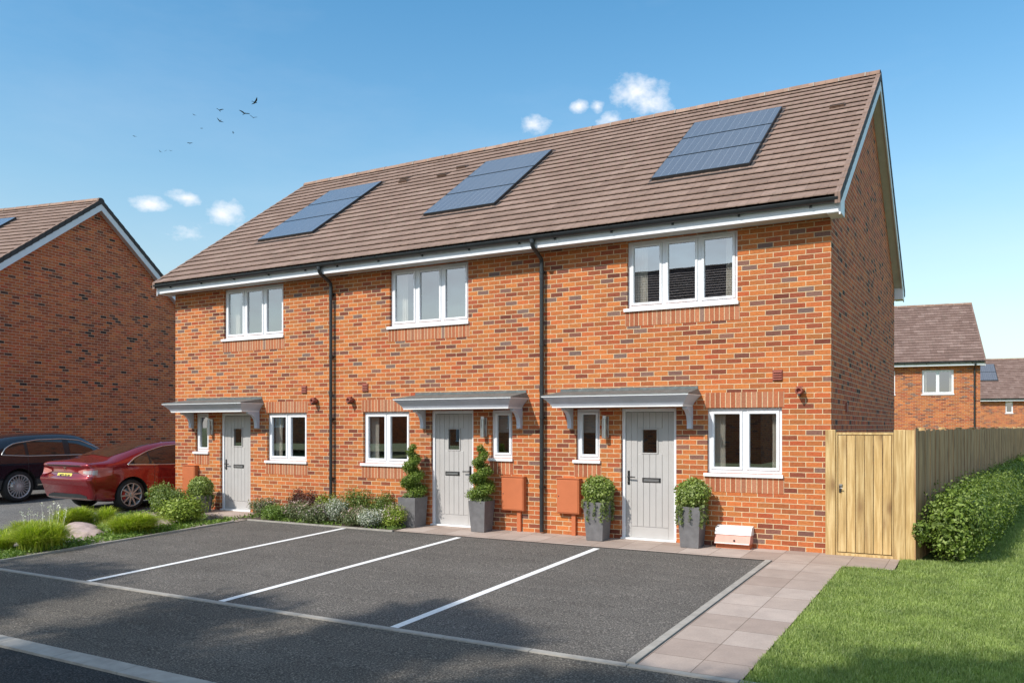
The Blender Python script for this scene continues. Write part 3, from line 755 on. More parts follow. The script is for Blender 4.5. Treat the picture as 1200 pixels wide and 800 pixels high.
def terrace(name, label, xr, mirror, gl, gr, gutter_pipe, curt, vents):
    root = thing(name, label, 'house', (xr, 0, 0), group='terraced brick houses in the row')
    # items are authored for the right-hand house (world X == local x); mirror about the party wall
    if mirror: fx = lambda a, b: tuple(sorted((-9.045 - a + 4.575, -9.045 - b + 4.575)))
    else: fx = lambda a, b: (a, b)
    wu = fx(-3.035, -1.30); wg = fx(-1.755, -.665); ws = fx(-3.925, -3.505); dd = fx(-3.141, -2.233)
    ops = [(*wu, 3.62, 4.672), (*wg, 1.085, 2.05), (*ws, 1.235, 2.06), (*dd, -.02, 2.06)]
    roof = house_shell(root, W, gable_l=gl, gable_r=gr, openings=ops, back_openings=[(-3.4, -2.2, 3.4, 4.5), (-3.6, -1.6, .0, 2.1), (-1.3, -.6, 3.5, 4.5)])
    window(root, *wu, 3.62, 4.67, 3, curt[0]); window(root, *wg, 1.085, 2.048, 2, curt[1]); window(root, *ws, 1.235, 2.058, 1, '', True)
    door(root, *dd, handle_left=not mirror); canopy(root, *fx(-4.245, -1.85))
    for (a, b), z0, z1 in ((wu, 3.345, 3.57), (wg, .81, 1.035), (wg, 2.052, 2.277 + .0), (ws, .96, 1.185)):
        so_ = MB(); a2, b2 = a - .03, b + .03
        nb = round((b2 - a2) / .075); bw = (b2 - a2) / nb
        for i in range(nb):
            p = a2 + i * bw
            so_.box(p, p + bw, -.004, .05, z0, z1, 'soldier brick')
        # uv so each unit is one brick
        for k in range(len(so_.uv)):
            i = k // 6; q = so_.f[k]; 
            so_.uv[k] = [((so_.v[vi][0] - a2) / bw * .075, .01 + (so_.v[vi][2] - z0) / (z1 - z0) * .28) for vi in q]
        sub('soldier_course', so_, root)
    if gutter_pipe is not None: downpipe(root, gutter_pipe)
    solar(roof, -2.96, -1.345, .90, 3.25) if not mirror else solar(roof, -7.615 + 4.575, -6.005 + 4.575, .90, 3.25)
    for x, y in vents: roof_vent(roof, x, y)
    # wall vent, boiler flue, lamp, meter box
    a, b = fx(-.795, -.655); v = MB(); v.rbox(a, b, -.018, 0, 2.43, 2.585, 'vent red', .004)
    for i in range(4): v.prism([(a + .012, -.018, 2.447 + i * .034), (a + .012, -.034, 2.443 + i * .034), (a + .012, -.018, 2.463 + i * .034)], (b - a - .024, 0, 0), 'vent red')
    sub('wall_vent', v, root)
    c = sum(fx(-.42, -.40)) / 2 + (.0); fl = MB(); fl.lathe([(0, -.10), (.03, -.105), (.032, -.14), (.05, -.14), (.052, -.05), (.05, 0)], (c, 0, 2.275), 'y', 'vent red', 20)
    fl.box(c - .045, c + .045, -.10, -.055, 2.325, 2.34, 'vent red'); fl.box(c - .01, c + .012, -.142, -.02, 2.20, 2.235, 'verge dark'); sub('boiler_flue', fl, root)
    c = sum(fx(-3.395, -3.375)) / 2; lp = MB(); lp.rbox(c - .045, c + .045, -.03, 0, 1.60, 1.93, 'steel', .004); lp.tube([(c, -.09, 1.59), (c, -.09, 1.90)], .04, 'steel', 14)
    lp.tube([(c, -.09, 1.90), (c, -.09, 1.945)], .030, 'white upvc', 14); lp.box(c - .02, c + .02, -.09, -.03, 1.72, 1.80, 'steel'); sub('wall_light', lp, root)
    a, b = fx(-4.225, -3.82) if not mirror else (-5.275 + 4.575, -4.845 + 4.575); z0, z1 = .36, .925; mt = MB()
    mt.rbox(a, b, -.10, 0, z0, z1, 'terracotta', .008); mt.rbox(a + .02, b - .02, -.108, -.1005, z0 + .02, z1 - .02, 'terracotta', .004)
    mt.lathe([(.0, -.114), (.009, -.113), (.009, -.108)], (a + .04, 0, (z0 + z1) / 2), 'y', 'verge dark', 10)
    mt.box(a - .008, b + .008, -.112, 0, z1, z1 + .012, 'terracotta')
    q = a + .28 if not mirror else b - .12; mt.box(q - .035, q + .035, -.05, 0, -.03, z0, 'terracotta'); sub('meter_box', mt, root)
    return root, roof

h3, r3 = terrace('terraced_house', 'right hand brick house of the row, its side gable above the timber gate', 0.0, False, False, True, -4.515,
                 ('LR', 'LR'), [(-.353, 2.92)])
h2, r2 = terrace('terraced_house', 'middle brick house of the row, its grey door between two spiral topiaries', -4.575, True, False, False, -9.115 + 4.575,
                 ('L', 'LR'), [(-8.31 + 4.575, 3.36), (-8.63 + 4.575, 3.07)])
h1, r1 = terrace('terraced_house', 'left hand brick house of the row, nearest the red car, shrubs before its door', -9.15, False, True, False, None,
                 ('L', 'LR'), [(-9.842 + 9.15, 3.30), (-9.744 + 9.15, 3.12)])
mb = MB()
mb.box(.0, .02, 1.3, 1.46, 2.0, 2.14, 'vent red'); sub('gable_vent', mb, h3)
# gas meter box at the foot of the wall
g = thing('gas_meter_box', 'low white and pink gas meter box at the foot of the brick wall', 'meter box', (-1.325, 0, 0))
mb = MB(); mb.box(-.245, .245, -.17, -.001, -.03, .075, 'terracotta'); sub('base', mb, g)
mb = MB(); mb.prism([(-.255, -.001, .076), (-.255, -.235, .076), (-.255, -.215, .085), (-.255, -.16, .20), (-.255, -.001, .20)], (.51, 0, 0), 'meter pink')
mb.box(-.25, .25, -.232, -.20, .078, .09, 'meter white'); mb.lathe([(0, -.012), (.014, -.010), (.014, .02)], (.03, -.205, .125), 'y', 'verge dark', 12)
sub('body', mb, g)
mb = MB(); mb.prism([(-.262, -.001, .2005), (-.262, -.165, .2005), (-.262, -.175, .205), (-.262, -.12, .305), (-.262, -.001, .325)], (.524, 0, 0), 'meter white'); sub('lid', mb, g)

# neighbour on the left, seen gable on
def simple_house(name, label, loc, rz, W, D, openings, panes, gl=True, gr=True, pipe=None, tile='far roof tile', mats=('far brick', 'far brick'), group=None, cur='', front_door=None):
    root = thing(name, label, 'house', loc, rz, group)
    ops = [tuple(o) for o in openings] + ([front_door] if front_door else [])
    roof = house_shell(root, W, D, gable_l=gl, gable_r=gr, openings=ops, mats=mats, tile=tile)
    for o, p in zip(openings, panes): window(root, *o, p, cur if o[1] - o[0] > .6 else '')
    if front_door: door(root, front_door[0], front_door[1])
    if pipe is not None: downpipe(root, pipe)
    return root, roof
hn, rn = simple_house('gable_end_house', 'brick house on the far left showing its shaded gable behind the cars', (-21.87, -.41, 0), R(11.5), 10.5, 8.5,
                      [(-3.2, -1.5, 3.62, 4.67), (-8.2, -6.5, 3.62, 4.67), (-3.0, -1.9, 1.085, 2.05)], [3, 3, 2], tile='roof tile', mats=('facing brick', 'brightened gable brick'),
                      front_door=(-5.0, -4.09, -.02, 2.06), cur='LR')
hn.scale = (1.0935,) * 3
solar(rn, -3.75, -2.1, .9, 3.45)
hb, rb = simple_house('detached_house', 'brick house beyond the fence with a two pane window, nearest behind the row', (1.4, 33.6, .03), R(8.5), 9.5, 8.5,
                      [(-2.52, -1.13, 3.33, 4.5), (-5.3, -3.72, 3.33, 4.5)], [2, 2], pipe=-.26, cur='LR')
hc, rc = simple_house('detached_house', 'low far brick house at the right edge with solar panels and one tiny window', (8.544, 63.122, -.95), R(8), 16, 8.5,
                      [(-5.87, -5.36, 3.75, 4.64)], [1])
solar(rc, -7.9, -6.15, 1.6, 3.6, 2)
# house across the road behind the viewer: the upstairs windows mirror its roof
ho, ro = simple_house('opposite_house', 'brick house across the road, mirrored as a dark roof in the upstairs windows', (-19.5, -21.0, .65), R(180), 13.5, 9.5,
                      [(-3.2, -1.5, 3.62, 4.67), (-8.2, -6.5, 3.62, 4.67), (-3.0, -1.9, 1.085, 2.05), (-8.0, -6.9, 1.085, 2.05)], [3, 3, 2, 2],
                      front_door=(-5.0, -4.09, -.02, 2.06))
for x_, lb in ((-22, 'nearer'), (-44, 'farther')):
    simple_house('opposite_house', 'brick house set back across the road, the %s one left of the viewer' % lb, (x_ - 16, -41.0, .65), R(180), 17, 9.5,
                 [(-3.2, -1.5, 3.62, 4.67), (-8.2, -6.5, 3.62, 4.67), (-3.0, -1.9, 1.085, 2.05), (-8.0, -6.9, 1.085, 2.05)], [3, 3, 2, 2], front_door=(-5.0, -4.09, -.02, 2.06))

# ------------------------------------------------------------------ timber gate and fence
FZ = 1.73
gt = thing('garden_gate', 'pale new timber gate of six boards with a dark latch beside the house corner', 'gate', (0, -.06, 0))
mb = MB(); rnd = random.Random(3)
x = .10; bw = .113
for i in range(6):
    a = x + i * bw; mb.rbox(a + .003, a + bw - .003, -.012 + rnd.uniform(0, .004), .012, .055, 1.655, 'gate timber', .004)
sub('gate_board', mb, gt)
mb = MB(); mb.rbox(.075, .80, -.02, .02, 1.66, 1.695, 'gate timber'); mb.rbox(.075, .80, -.02, .02, .005, .045, 'gate timber'); mb.rbox(.075, .098, -.02, .03, .046, 1.659, 'gate timber'); mb.rbox(.782, .80, -.02, .03, .046, 1.659, 'gate timber')
sub('gate_frame', mb, gt)
mb = MB(); mb.rbox(-.063, .068, -.02, .06, -.03, FZ, 'gate timber', .006); sub('gate_post', mb, gt)
mb = MB(); mb.rbox(.115, .145, -.026, -.012, .87, .97, 'iron'); mb.tube([(.13, -.025, .93), (.13, -.05, .93), (.165, -.055, .93)], .008, 'steel', 8); mb.rbox(.12, .16, -.03, -.016, .955, .985, 'steel'); sub('latch', mb, gt)
fn = thing('timber_fence', 'tall close boarded timber fence running back from the gate behind the hedge', 'fence', (0, 0, 0))
mb = MB()
for a, b in ((.803, .945), (.948, 1.058)): mb.rbox(a, b, -.085, -.05, -.03, FZ, 'gate timber', .005)
sub('end_panel', mb, fn)
# boards of the long run: from (1.06,-.05) towards back right
p0 = Vector((1.062, -.084, 0)); ang = R(5.4); dv = Vector((math.sin(ang), math.cos(ang), 0)); nv = Vector((dv.y, -dv.x, 0))
mb = MB(); mbs = MB(); L = 0.0; k = 0; rnd = random.Random(8)
while L < 26:
    bw = .22 * rnd.uniform(.90, 1.1); a = p0 + dv * L; b = p0 + dv * (L + bw + .012); t = .006 + .008 * (k % 2); zt = FZ + rnd.uniform(-.015, .014) - (.0 if k % 7 else -.01)
    o1 = nv * (t + rnd.uniform(0, .003)); o2 = nv * (t - .02)
    poly = [a + o1, b + o1, b + o2, a + o2]
    m_ = mb
    bot = [tuple(p + Vector((0, 0, -.05))) for p in poly]; top = [tuple(p + Vector((0, 0, zt))) for p in poly]
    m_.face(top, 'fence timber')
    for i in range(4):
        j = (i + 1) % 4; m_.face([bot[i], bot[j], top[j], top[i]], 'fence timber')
    L += bw; k += 1
sub('board_run', mb, fn)
q = .9
while q < 26:
    mb = MB(); c = p0 + dv * q - nv * .07
    mb.box(-.045, .045, -.045, .045, -.05, FZ + .03, 'gate timber'); o = mb.build('fence_post', fn, loc=tuple(c), rot=(0, 0, -ang)); q += 1.83
mb = MB()
for z in (.35, .95, 1.5):
    a, b = p0 - nv * .03, p0 + dv * 26 - nv * .03
    mb.prism([tuple(a + Vector((0, 0, z))), tuple(a - nv * .04 + Vector((0, 0, z))), tuple(a - nv * .04 + Vector((0, 0, z + .07))), tuple(a + Vector((0, 0, z + .07)))], tuple(b - a), 'gate timber')
sub('rail', mb, fn)

# ------------------------------------------------------------------ foliage tools
def leaves(lobes, n_, size, seed, aspect=2.0, shell=.35, flat=0.0, jitter=.12, droop=0.0):
    """diamond leaves scattered through the outer shell of overlapping ellipsoid lobes"""
    rs = np.random.RandomState(seed); lob = np.array([l for l in lobes], dtype=float)     # (k,6) cx cy cz rx ry rz
    vol = (lob[:, 3] * lob[:, 4] + lob[:, 4] * lob[:, 5] + lob[:, 3] * lob[:, 5]); idx = rs.choice(len(lob), n_, p=vol / vol.sum())
    d = rs.normal(size=(n_, 3)); d /= np.linalg.norm(d, axis=1, keepdims=True)
    # lumpy surface: radius modulated by a few random waves
    wv = rs.normal(size=(6, 3)) * 4.2; ph = rs.uniform(0, 6.28, 6)
    lump = np.sin(d @ wv.T + ph + idx[:, None] * 1.7).sum(1) / 6
    r = (1 - shell * rs.rand(n_) ** 1.6) * (1 + .22 * lump + jitter * rs.normal(size=n_) * .5)
    c = lob[idx, :3] + d * r[:, None] * lob[idx, 3:]
    nr = d + rs.normal(size=(n_, 3)) * .65 + np.array([0, 0, .35]); nr /= np.linalg.norm(nr, axis=1, keepdims=True)
    t = np.cross(nr, rs.normal(size=(n_, 3))); t[:, 2] -= droop; t /= np.linalg.norm(t, axis=1, keepdims=True); b = np.cross(nr, t)
    s_ = size * (.6 + .8 * rs.rand(n_))[:, None]; l = s_; wd = s_ / aspect
    V = np.stack([c - t * l * .5, c + b * wd * .5 + nr * wd * .12, c + t * l * .5, c - b * wd * .5 + nr * wd * .12], 1)
    return V
def clampz(V, z0=None):
    V[:, :, 2] = np.maximum(V[:, :, 2], .01 if z0 is None else z0); return V
def tw(mb, base, tips, r, mat='stem'):
    for t in tips:
        m_ = (Vector(base) + Vector(t)) / 2 + Vector((0, 0, .02)); mb.tube([base, tuple(m_), t], [r, r * .7, r * .3], mat, 5)

# hedge
hg = thing('hedge', 'clipped dark green hedge along the timber fence beside the lawn', 'hedge', (1.1, 0, 0))
rs = random.Random(4); lob = []
y = .10
while y < 16:
    wd_ = max(.22, .41 - .012 * y); xo = .02 + y * .078
    for k in range(3):
        lob.append((xo + .42 + rs.uniform(-.10, .10), y + rs.uniform(-.10, .10), (.46 + rs.uniform(-.06, .08)), wd_ * rs.uniform(.95, 1.12), .36, .47 * rs.uniform(.92, 1.1)))
    y += .24
V = leaves(lob, 120000, .040, 5, 1.8, .40, jitter=.09); V = clampz(V)
quad_mesh('foliage', V, 'hedge leaf', hg)
lob2 = [(xo_, y_, z_ - .03, a * .66, b * .8, c * .76) for xo_, y_, z_, a, b, c in lob]
quad_mesh('inner_foliage', clampz(leaves(lob2, 20000, .08, 6, 1.3, .5)), 'hedge leaf', hg)
V = leaves([(.03, -.10, .40, .11, .10, .15)], 260, .06, 9, 1.8, .9); quad_mesh('stray_shoot', V, 'hedge leaf', hg)
mb = MB(); y = .2
while y < 12.8:
    b_ = (.44 + y * .078, y, 0); tw(mb, b_, [(b_[0] + rs.uniform(-.2, .2), y + rs.uniform(-.15, .15), .45) for _ in range(3)], .012); y += .5
sub('stem', mb, hg)

# potted plants
def potted(x, y, kind, label, seed, sq=(.155, .20), h=.56):
    z = gz(y) + .01
    root = thing('potted_plant', label, 'potted plant', (x, y, z), group='potted plants by the doors')
    mb = MB(); a, b = sq; t = .022
    if kind == 'ball' or kind == 'spiral':
        B = [(-a, -a, 0), (a, -a, 0), (a, a, 0), (-a, a, 0)]; T = [(-b, -b, h), (b, -b, h), (b, b, h), (-b, b, h)]; I = [(p[0] * (b - t) / b, p[1] * (b - t) / b, h) for p in T]; J = [(p[0], p[1], h - .04) for p in I]
        for i in range(4):
            j = (i + 1) % 4; mb.face([B[i], B[j], T[j], T[i]], 'planter slate'); mb.face([T[i], T[j], I[j], I[i]], 'planter slate'); mb.face([I[i], I[j], J[j], J[i]], 'planter slate')
        mb.face(J, 'soil')
    sub('planter', mb, root)
    if kind == 'ball':
        V = leaves([(0, 0, h + .17, .255, .25, .225)], 5200, .034, seed, 1.4, .35, jitter=.1); quad_mesh('foliage', V, 'box leaf', root)
        V = leaves([(0, 0, h + .16, .18, .18, .16)], 1200, .05, seed + 5, 1.4, .5); quad_mesh('inner_foliage', V, 'cypress leaf', root)
        rs_ = np.random.RandomState(seed + 1); Q = []
        for k in range(26):
            an = rs_.uniform(0, 6.28); rr = b + .012; x_, y_ = max(-rr, min(rr, rr * 1.35 * math.cos(an))), max(-rr, min(rr, rr * 1.35 * math.sin(an))); ln = rs_.uniform(.08, .34)
            zz = h + .02
            for q in np.arange(0, ln, .012):
                cx, cy, cz = x_ + rs_.normal() * .010, y_ + rs_.normal() * .010, zz - q
                for m_ in range(2):
                    d_ = rs_.normal(size=3) * .013; e_ = rs_.normal(size=3) * .009; c_ = np.array([cx, cy, cz]) + rs_.normal(size=3) * .008
                    Q.append([c_ - d_, c_ + e_, c_ + d_, c_ - e_])
        quad_mesh('trailing_foliage', np.array(Q), 'trailing leaf', root)
    if kind == 'spiral':
        Q = []; turns = 3.1; H = .95
        lobs = []
        for k in range(46):
            t_ = k / 45; an = t_ * turns * 2 * math.pi + seed; r_ = .085 * (1 - t_) ** .7 + .015
            s_ = .125 * (1 - t_) ** .6 + .045
            lobs.append((r_ * math.cos(an), r_ * math.sin(an), h + .08 + t_ * (H - .10), s_, s_, s_ * .62))
        V = leaves(lobs, 9000, .034, seed, 2.0, .5, jitter=.2); quad_mesh('foliage', V, 'cypress leaf', root)
        V = leaves([(0, 0, h + .02, .17, .17, .07)], 1300, .04, seed + 3, 2.0, .6); quad_mesh('trailing_foliage', V, 'trailing leaf', root)
        mb = MB(); mb.tube([(0, 0, h - .05), (.01, 0, h + .45), (0, 0, h + H - .1)], [.018, .014, .006], 'stem', 6); sub('trunk', mb, root)
    return root
potted(-3.42, -.26, 'ball', 'round clipped bush in a tall grey planter left of the right hand door', 11, (.135, .175), .60)
potted(-1.90, -.26, 'ball', 'round clipped bush in a tall grey planter between the right hand door and wide window', 21, (.135, .175), .60)
potted(-7.02, -.26, 'spiral', 'spiral conifer in a grey planter left of the middle door', 31, (.165, .19), .52)
potted(-5.57, -.26, 'spiral', 'spiral conifer in a grey planter right of the middle door', 41, (.13, .165), .52)
potted(-12.35, -.45, 'ball', 'round clipped bush in a planter left of the left hand door behind shrubs', 51, (.135, .175), .34)

# shrubs of the planting beds
def shrub(x, y, rx, ry, h, mat, label, seed, n_=3000, size=.045, asp=2.0, name='shrub', flower=None, group='shrubs in the planting beds', nf=400):
    root = thing(name, label, 'shrub', (x, y, gz(y)), group=group)
    r_ = random.Random(seed); lob = []
    for k in range(7):
        a = r_.uniform(0, 6.28); q = r_.uniform(.1, .62); s_ = r_.uniform(.38, .6)
        lob.append((rx * q * math.cos(a), ry * q * math.sin(a), h * r_.uniform(.38, .62), rx * s_, ry * s_, h * r_.uniform(.32, .45)))
    F = clampz(leaves(lob, n_, size, seed, asp, .7, jitter=.25))
    if not flower: quad_mesh('foliage', F, mat, root)
    else:
        V = leaves([(a, b, c + h * .04, d, e, f * 1.05) for a, b, c, d, e, f in lob], nf, size * .75, seed + 9, 1.1, .12, jitter=.2); V = V[V[:, 0, 2] > h * .42]
        quad_mesh('foliage', np.concatenate([F, V]), [mat, flower], root, mi=[0] * len(F) + [1] * len(V))
    mb = MB(); tw(mb, (0, 0, 0), [(r_.uniform(-.6, .6) * rx, r_.uniform(-.6, .6) * ry, h * .65) for _ in range(6)], .008); sub('stem', mb, root)
    return root
shrub(-12.95, -.85, .55, .42, .66, 'mid green leaf', 'loose light green shrub in front of the rear wheel of the red car', 101, 5200, .05)
shrub(-12.25, -1.25, .42, .4, .58, 'mid green leaf', 'bushy light green shrub between the red car and the clipped ball', 102, 3800, .05)
shrub(-11.25, -1.75, .48, .45, .56, 'yellow green leaf', 'bright green rounded shrub at the corner of the bed by the bay', 103, 4600, .055)
shrub(-11.0, -1.25, .22, .2, .16, 'mauve flower', 'low mauve heather tuft at the bed corner near the left hand door', 104, 900, .022)
shrub(-13.3, -2.35, .40, .35, .22, 'silver leaf', 'low silvery tuft beside the rear wheel of the red car', 105, 1300, .03, 4)
bed = [  # x, y, rx, ry, h, leaf, flower, label
 (-10.55, -.42, .34, .30, .36, 'grey green leaf', 'pink flower', 'pinkish low shrub at the left end of the bed beside the door'),
 (-9.95, -.66, .36, .26, .30, 'ground cover leaf', None, 'fresh green low shrub at the front left of the bed'),
 (-9.85, -.22, .36, .24, .52, 'purple leaf', None, 'larger purple leaved shrub against the wall under the left window'),
 (-9.30, -.22, .26, .2, .50, 'purple leaf', None, 'smaller purple leaved shrub nearer the downpipe'),
 (-9.42, -.68, .32, .24, .34, 'grey green leaf', 'pink flower', 'pink tinged shrub at the bed front below the purple shrubs'),
 (-8.98, -.30, .36, .28, .46, 'yellow green leaf', None, 'yellow green shrub at the foot of the downpipe'),
 (-8.88, -.70, .30, .22, .36, 'grey green leaf', 'mauve flower', 'mauve and grey shrub at the bed front below the downpipe'),
 (-8.48, -.56, .30, .28, .44, 'silver leaf', 'white flower', 'silver shrub with white flowers in the middle of the bed'),
 (-8.25, -.20, .42, .26, .58, 'mid green leaf', None, 'tall green shrub against the wall under the middle house window'),
 (-7.98, -.66, .34, .24, .34, 'grey green leaf', 'pink flower', 'grey green shrub with pink heads in the right half of the bed'),
 (-7.68, -.26, .36, .28, .54, 'mid green leaf', None, 'green shrub against the wall left of the spiral conifer'),
 (-7.55, -.70, .26, .22, .30, 'silver leaf', 'white flower', 'small silver shrub with white flowers at the right of the bed'),
 (-7.25, -.56, .30, .26, .38, 'yellow green leaf', 'pink flower', 'yellow green shrub at the right end of the bed by the planter')]
for i, (x, y, rx, ry, h, lf, fl, lb) in enumerate(bed): shrub(x, y, rx * 1.2, ry * 1.15, h * 1.12, lf, lb, 200 + i, 3600, .036 if 'silver' not in lf else .03, 2.2, flower=fl, nf=520)

def grass_clump(x, y, r, h, n_, label, seed, mat='grass clump blade', bend=.8, heads=0):
    root = thing('grass_clump', label, 'ornamental grass', (x, y, gz(y)), group='ornamental grasses in the bed')
    rs = np.random.RandomState(seed); Q = []
    tuft = rs.normal(size=(7, 2)) * r * .42; tuft[0] = 0; bx = tuft[rs.randint(0, 7, n_)] + rs.normal(size=(n_, 2)) * r * .10; an = rs.uniform(0, 6.283, n_); q_ = rs.rand(n_) ** .7; out = r * bend * (.25 + 1.15 * q_); hh = h * (.95 - .42 * q_ ** 2) * (.72 + .4 * rs.rand(n_))
    w_ = .006 + .005 * rs.rand(n_); sx, sy = -np.sin(an + rs.normal(size=n_) * .8), np.cos(an)
    prev = None; K = 4
    for k in range(K + 1):
        t = k / K
        cx = bx[:, 0] + np.cos(an) * out * t ** 1.7; cy = bx[:, 1] + np.sin(an) * out * t ** 1.7; cz = hh * (1.7 * t - .85 * t ** 2.2)
        ww = w_ * (1 - t * .92)
        L_ = np.stack([cx - sx * ww, cy - sy * ww, cz], 1); R_ = np.stack([cx + sx * ww, cy + sy * ww, cz], 1)
        if prev is not None: Q.append(np.stack([prev[0], prev[1], R_, L_], 1))
        prev = (L_, R_)
    V = np.concatenate(Q)
    if not heads: quad_mesh('blades', V, mat, root)
    else:
        Qh = []
        for k in range(heads):
            a = rs.uniform(0, 6.28); q = rs.uniform(0, r * .8); cx, cy, cz = q * math.cos(a), q * math.sin(a), h * rs.uniform(.95, 1.35)
            Qh.append([np.array([cx * .6 - .002, cy * .6, .02]), np.array([cx * .6 + .002, cy * .6, .02]), np.array([cx + .0015, cy, cz]), np.array([cx - .0015, cy, cz])])
            for m_ in range(9):
                c_ = np.array([cx, cy, cz]) + rs.normal(size=3) * np.array([.018, .018, .03]); d_ = rs.normal(size=3) * .007; e_ = rs.normal(size=3) * .006; Qh.append([c_ - d_, c_ + e_, c_ + d_, c_ - e_])
        quad_mesh('blades', np.concatenate([V, np.array(Qh)]), [mat, 'white flower'], root, mi=[0] * len(V) + [1] * len(Qh))
    return root
grass_clump(-11.15, -4.40, .46, .50, 4200, 'largest bright green grass clump nearest the left edge of the photo', 1, heads=12)
grass_clump(-11.60, -5.30, .42, .40, 3000, 'bright green grass clump cut by the left edge of the photo', 2)
grass_clump(-12.85, -2.75, .50, .42, 3600, 'upright yellow green grass clump under the bumper of the red car', 3, bend=.55)
grass_clump(-11.05, -2.85, .44, .40, 4200, 'rounded bright grass clump beside the white bay line end', 4, bend=.85)
grass_clump(-12.5, -3.95, .34, .34, 1600, 'small grass clump behind the largest clump', 5, heads=8)
rs = np.random.RandomState(77)
def scatter_cover(name, boxes, n_, size, mat, hgt, seed, cat=None):
    rs = np.random.RandomState(seed); P = []
    for (x0, x1, y0, y1) in boxes:
        k = int(n_ * (x1 - x0) * (y1 - y0)); xx = rs.uniform(x0, x1, k); yy = rs.uniform(y0, y1, k)
        den = np.sin(xx * 5.1 + 1.3) + np.sin(yy * 6.3 + xx * 2) + rs.normal(size=k) * .7; ok = den > -.3; xx, yy = xx[ok], yy[ok]
        P.append(np.stack([xx, yy, GS * np.clip(yy, -16, 0) + .015 + rs.rand(len(xx)) ** 2 * hgt], 1))
    c = np.concatenate(P); n2 = len(c); d = rs.normal(size=(n2, 3)) * size * .5; e = rs.normal(size=(n2, 3)) * size * .3
    o = quad_mesh(name, np.stack([c - d, c + e, c + d, c - e], 1), mat); tag(o, kind='stuff'); return o
scatter_cover('ground_cover', [(-13.6, -10.56, -5.7, -.9)], 1100, .04, 'ground cover leaf', .05, 3)
scatter_cover('ground_cover', [(-10.9, -7.0, -.84, -.02)], 900, .035, 'ground cover leaf', .05, 4)
scatter_cover('ground_cover', [(-10.85, -10.56, -5.7, -1.3)], 1800, .035, 'ground cover leaf', .06, 5)
# pinkish boulders in the bed
def cobble(x, y, rx, ry, rz_, label, seed):
    r_ = random.Random(seed); bm = bmesh.new(); bmesh.ops.create_icosphere(bm, subdivisions=4, radius=1)
    off = Vector((r_.random() * 9, r_.random() * 9, 0))
    from mathutils import noise as mn
    for v in bm.verts:
        k = 1 + .16 * mn.noise(v.co * 1.6 + off) + .05 * mn.noise(v.co * 5 + off); v.co = Vector((v.co.x * rx * k, v.co.y * ry * k, max(v.co.z, -.4) * rz_ * k))
    for f in bm.faces: f.smooth = True
    me = bpy.data.meshes.new('boulder'); bm.to_mesh(me); bm.free(); me.materials.append(MATS['cobble'])
    o = bpy.data.objects.new('boulder', me); COL.objects.link(o); o.location = (x, y, gz(y) + .02); tag(o, label, 'boulder', 'boulders in the bed')
cobble(-11.68, -3.42, .34, .24, .12, 'wide pinkish boulder between the two front grass clumps', 1)
cobble(-12.35, -3.1, .36, .26, .13, 'smaller pinkish boulder behind the wide one', 2)
cobble(-11.6, -2.0, .38, .26, .09, 'flat pale boulder beside the bright green shrub', 3)
cobble(-12.1, -.95, .26, .2, .08, 'flat boulder at the edge of the door path', 4)

# lawn
def lawn_blades(seed=5):
    rs = np.random.RandomState(seed); P = []
    for (x0, x1, y0, y1, dens) in ((.28, 2.6, -6.6, -2.6, 9500), (.28, 3.6, -2.6, 0.0, 6500), (1.6, 4.5, 0, 12, 2200), (2.6, 4.6, -6.5, -2.6, 5200)):
        k = int(dens * (x1 - x0) * (y1 - y0)); P.append(np.stack([rs.uniform(x0, x1, k), rs.uniform(y0, y1, k)], 1))
    p = np.concatenate(P); p = p[~((p[:, 0] < .90) & (p[:, 1] > -.87))]; n_ = len(p)
    # slight tufting at the slab edge, mottled height
    h = .030 + .022 * rs.rand(n_) + .010 * (np.sin(p[:, 0] * 7 + p[:, 1] * 3) * np.sin(p[:, 1] * 5 - p[:, 0] * 2)); a = rs.uniform(0, 6.28, n_); w_ = .0035 + .002 * rs.rand(n_)
    z = GS * np.clip(p[:, 1], -16, 0) - .012; lean = h * rs.uniform(.1, .9, n_); b = rs.uniform(0, 6.28, n_)
    bx, by = np.cos(a) * w_, np.sin(a) * w_; mx, my = np.cos(b) * lean * .35, np.sin(b) * lean * .35
    B0 = np.stack([p[:, 0] - bx, p[:, 1] - by, z], 1); B1 = np.stack([p[:, 0] + bx, p[:, 1] + by, z], 1)
    T1 = np.stack([p[:, 0] + mx * 2.6 + bx * .3, p[:, 1] + my * 2.6 + by * .3, z + h], 1); T0 = np.stack([p[:, 0] + mx * 2.6 - bx * .3, p[:, 1] + my * 2.6 - by * .3, z + h], 1)
    o = quad_mesh('grass', np.stack([B0, B1, T1, T0], 1), 'lawn blade'); tag(o, kind='stuff')
lawn_blades()
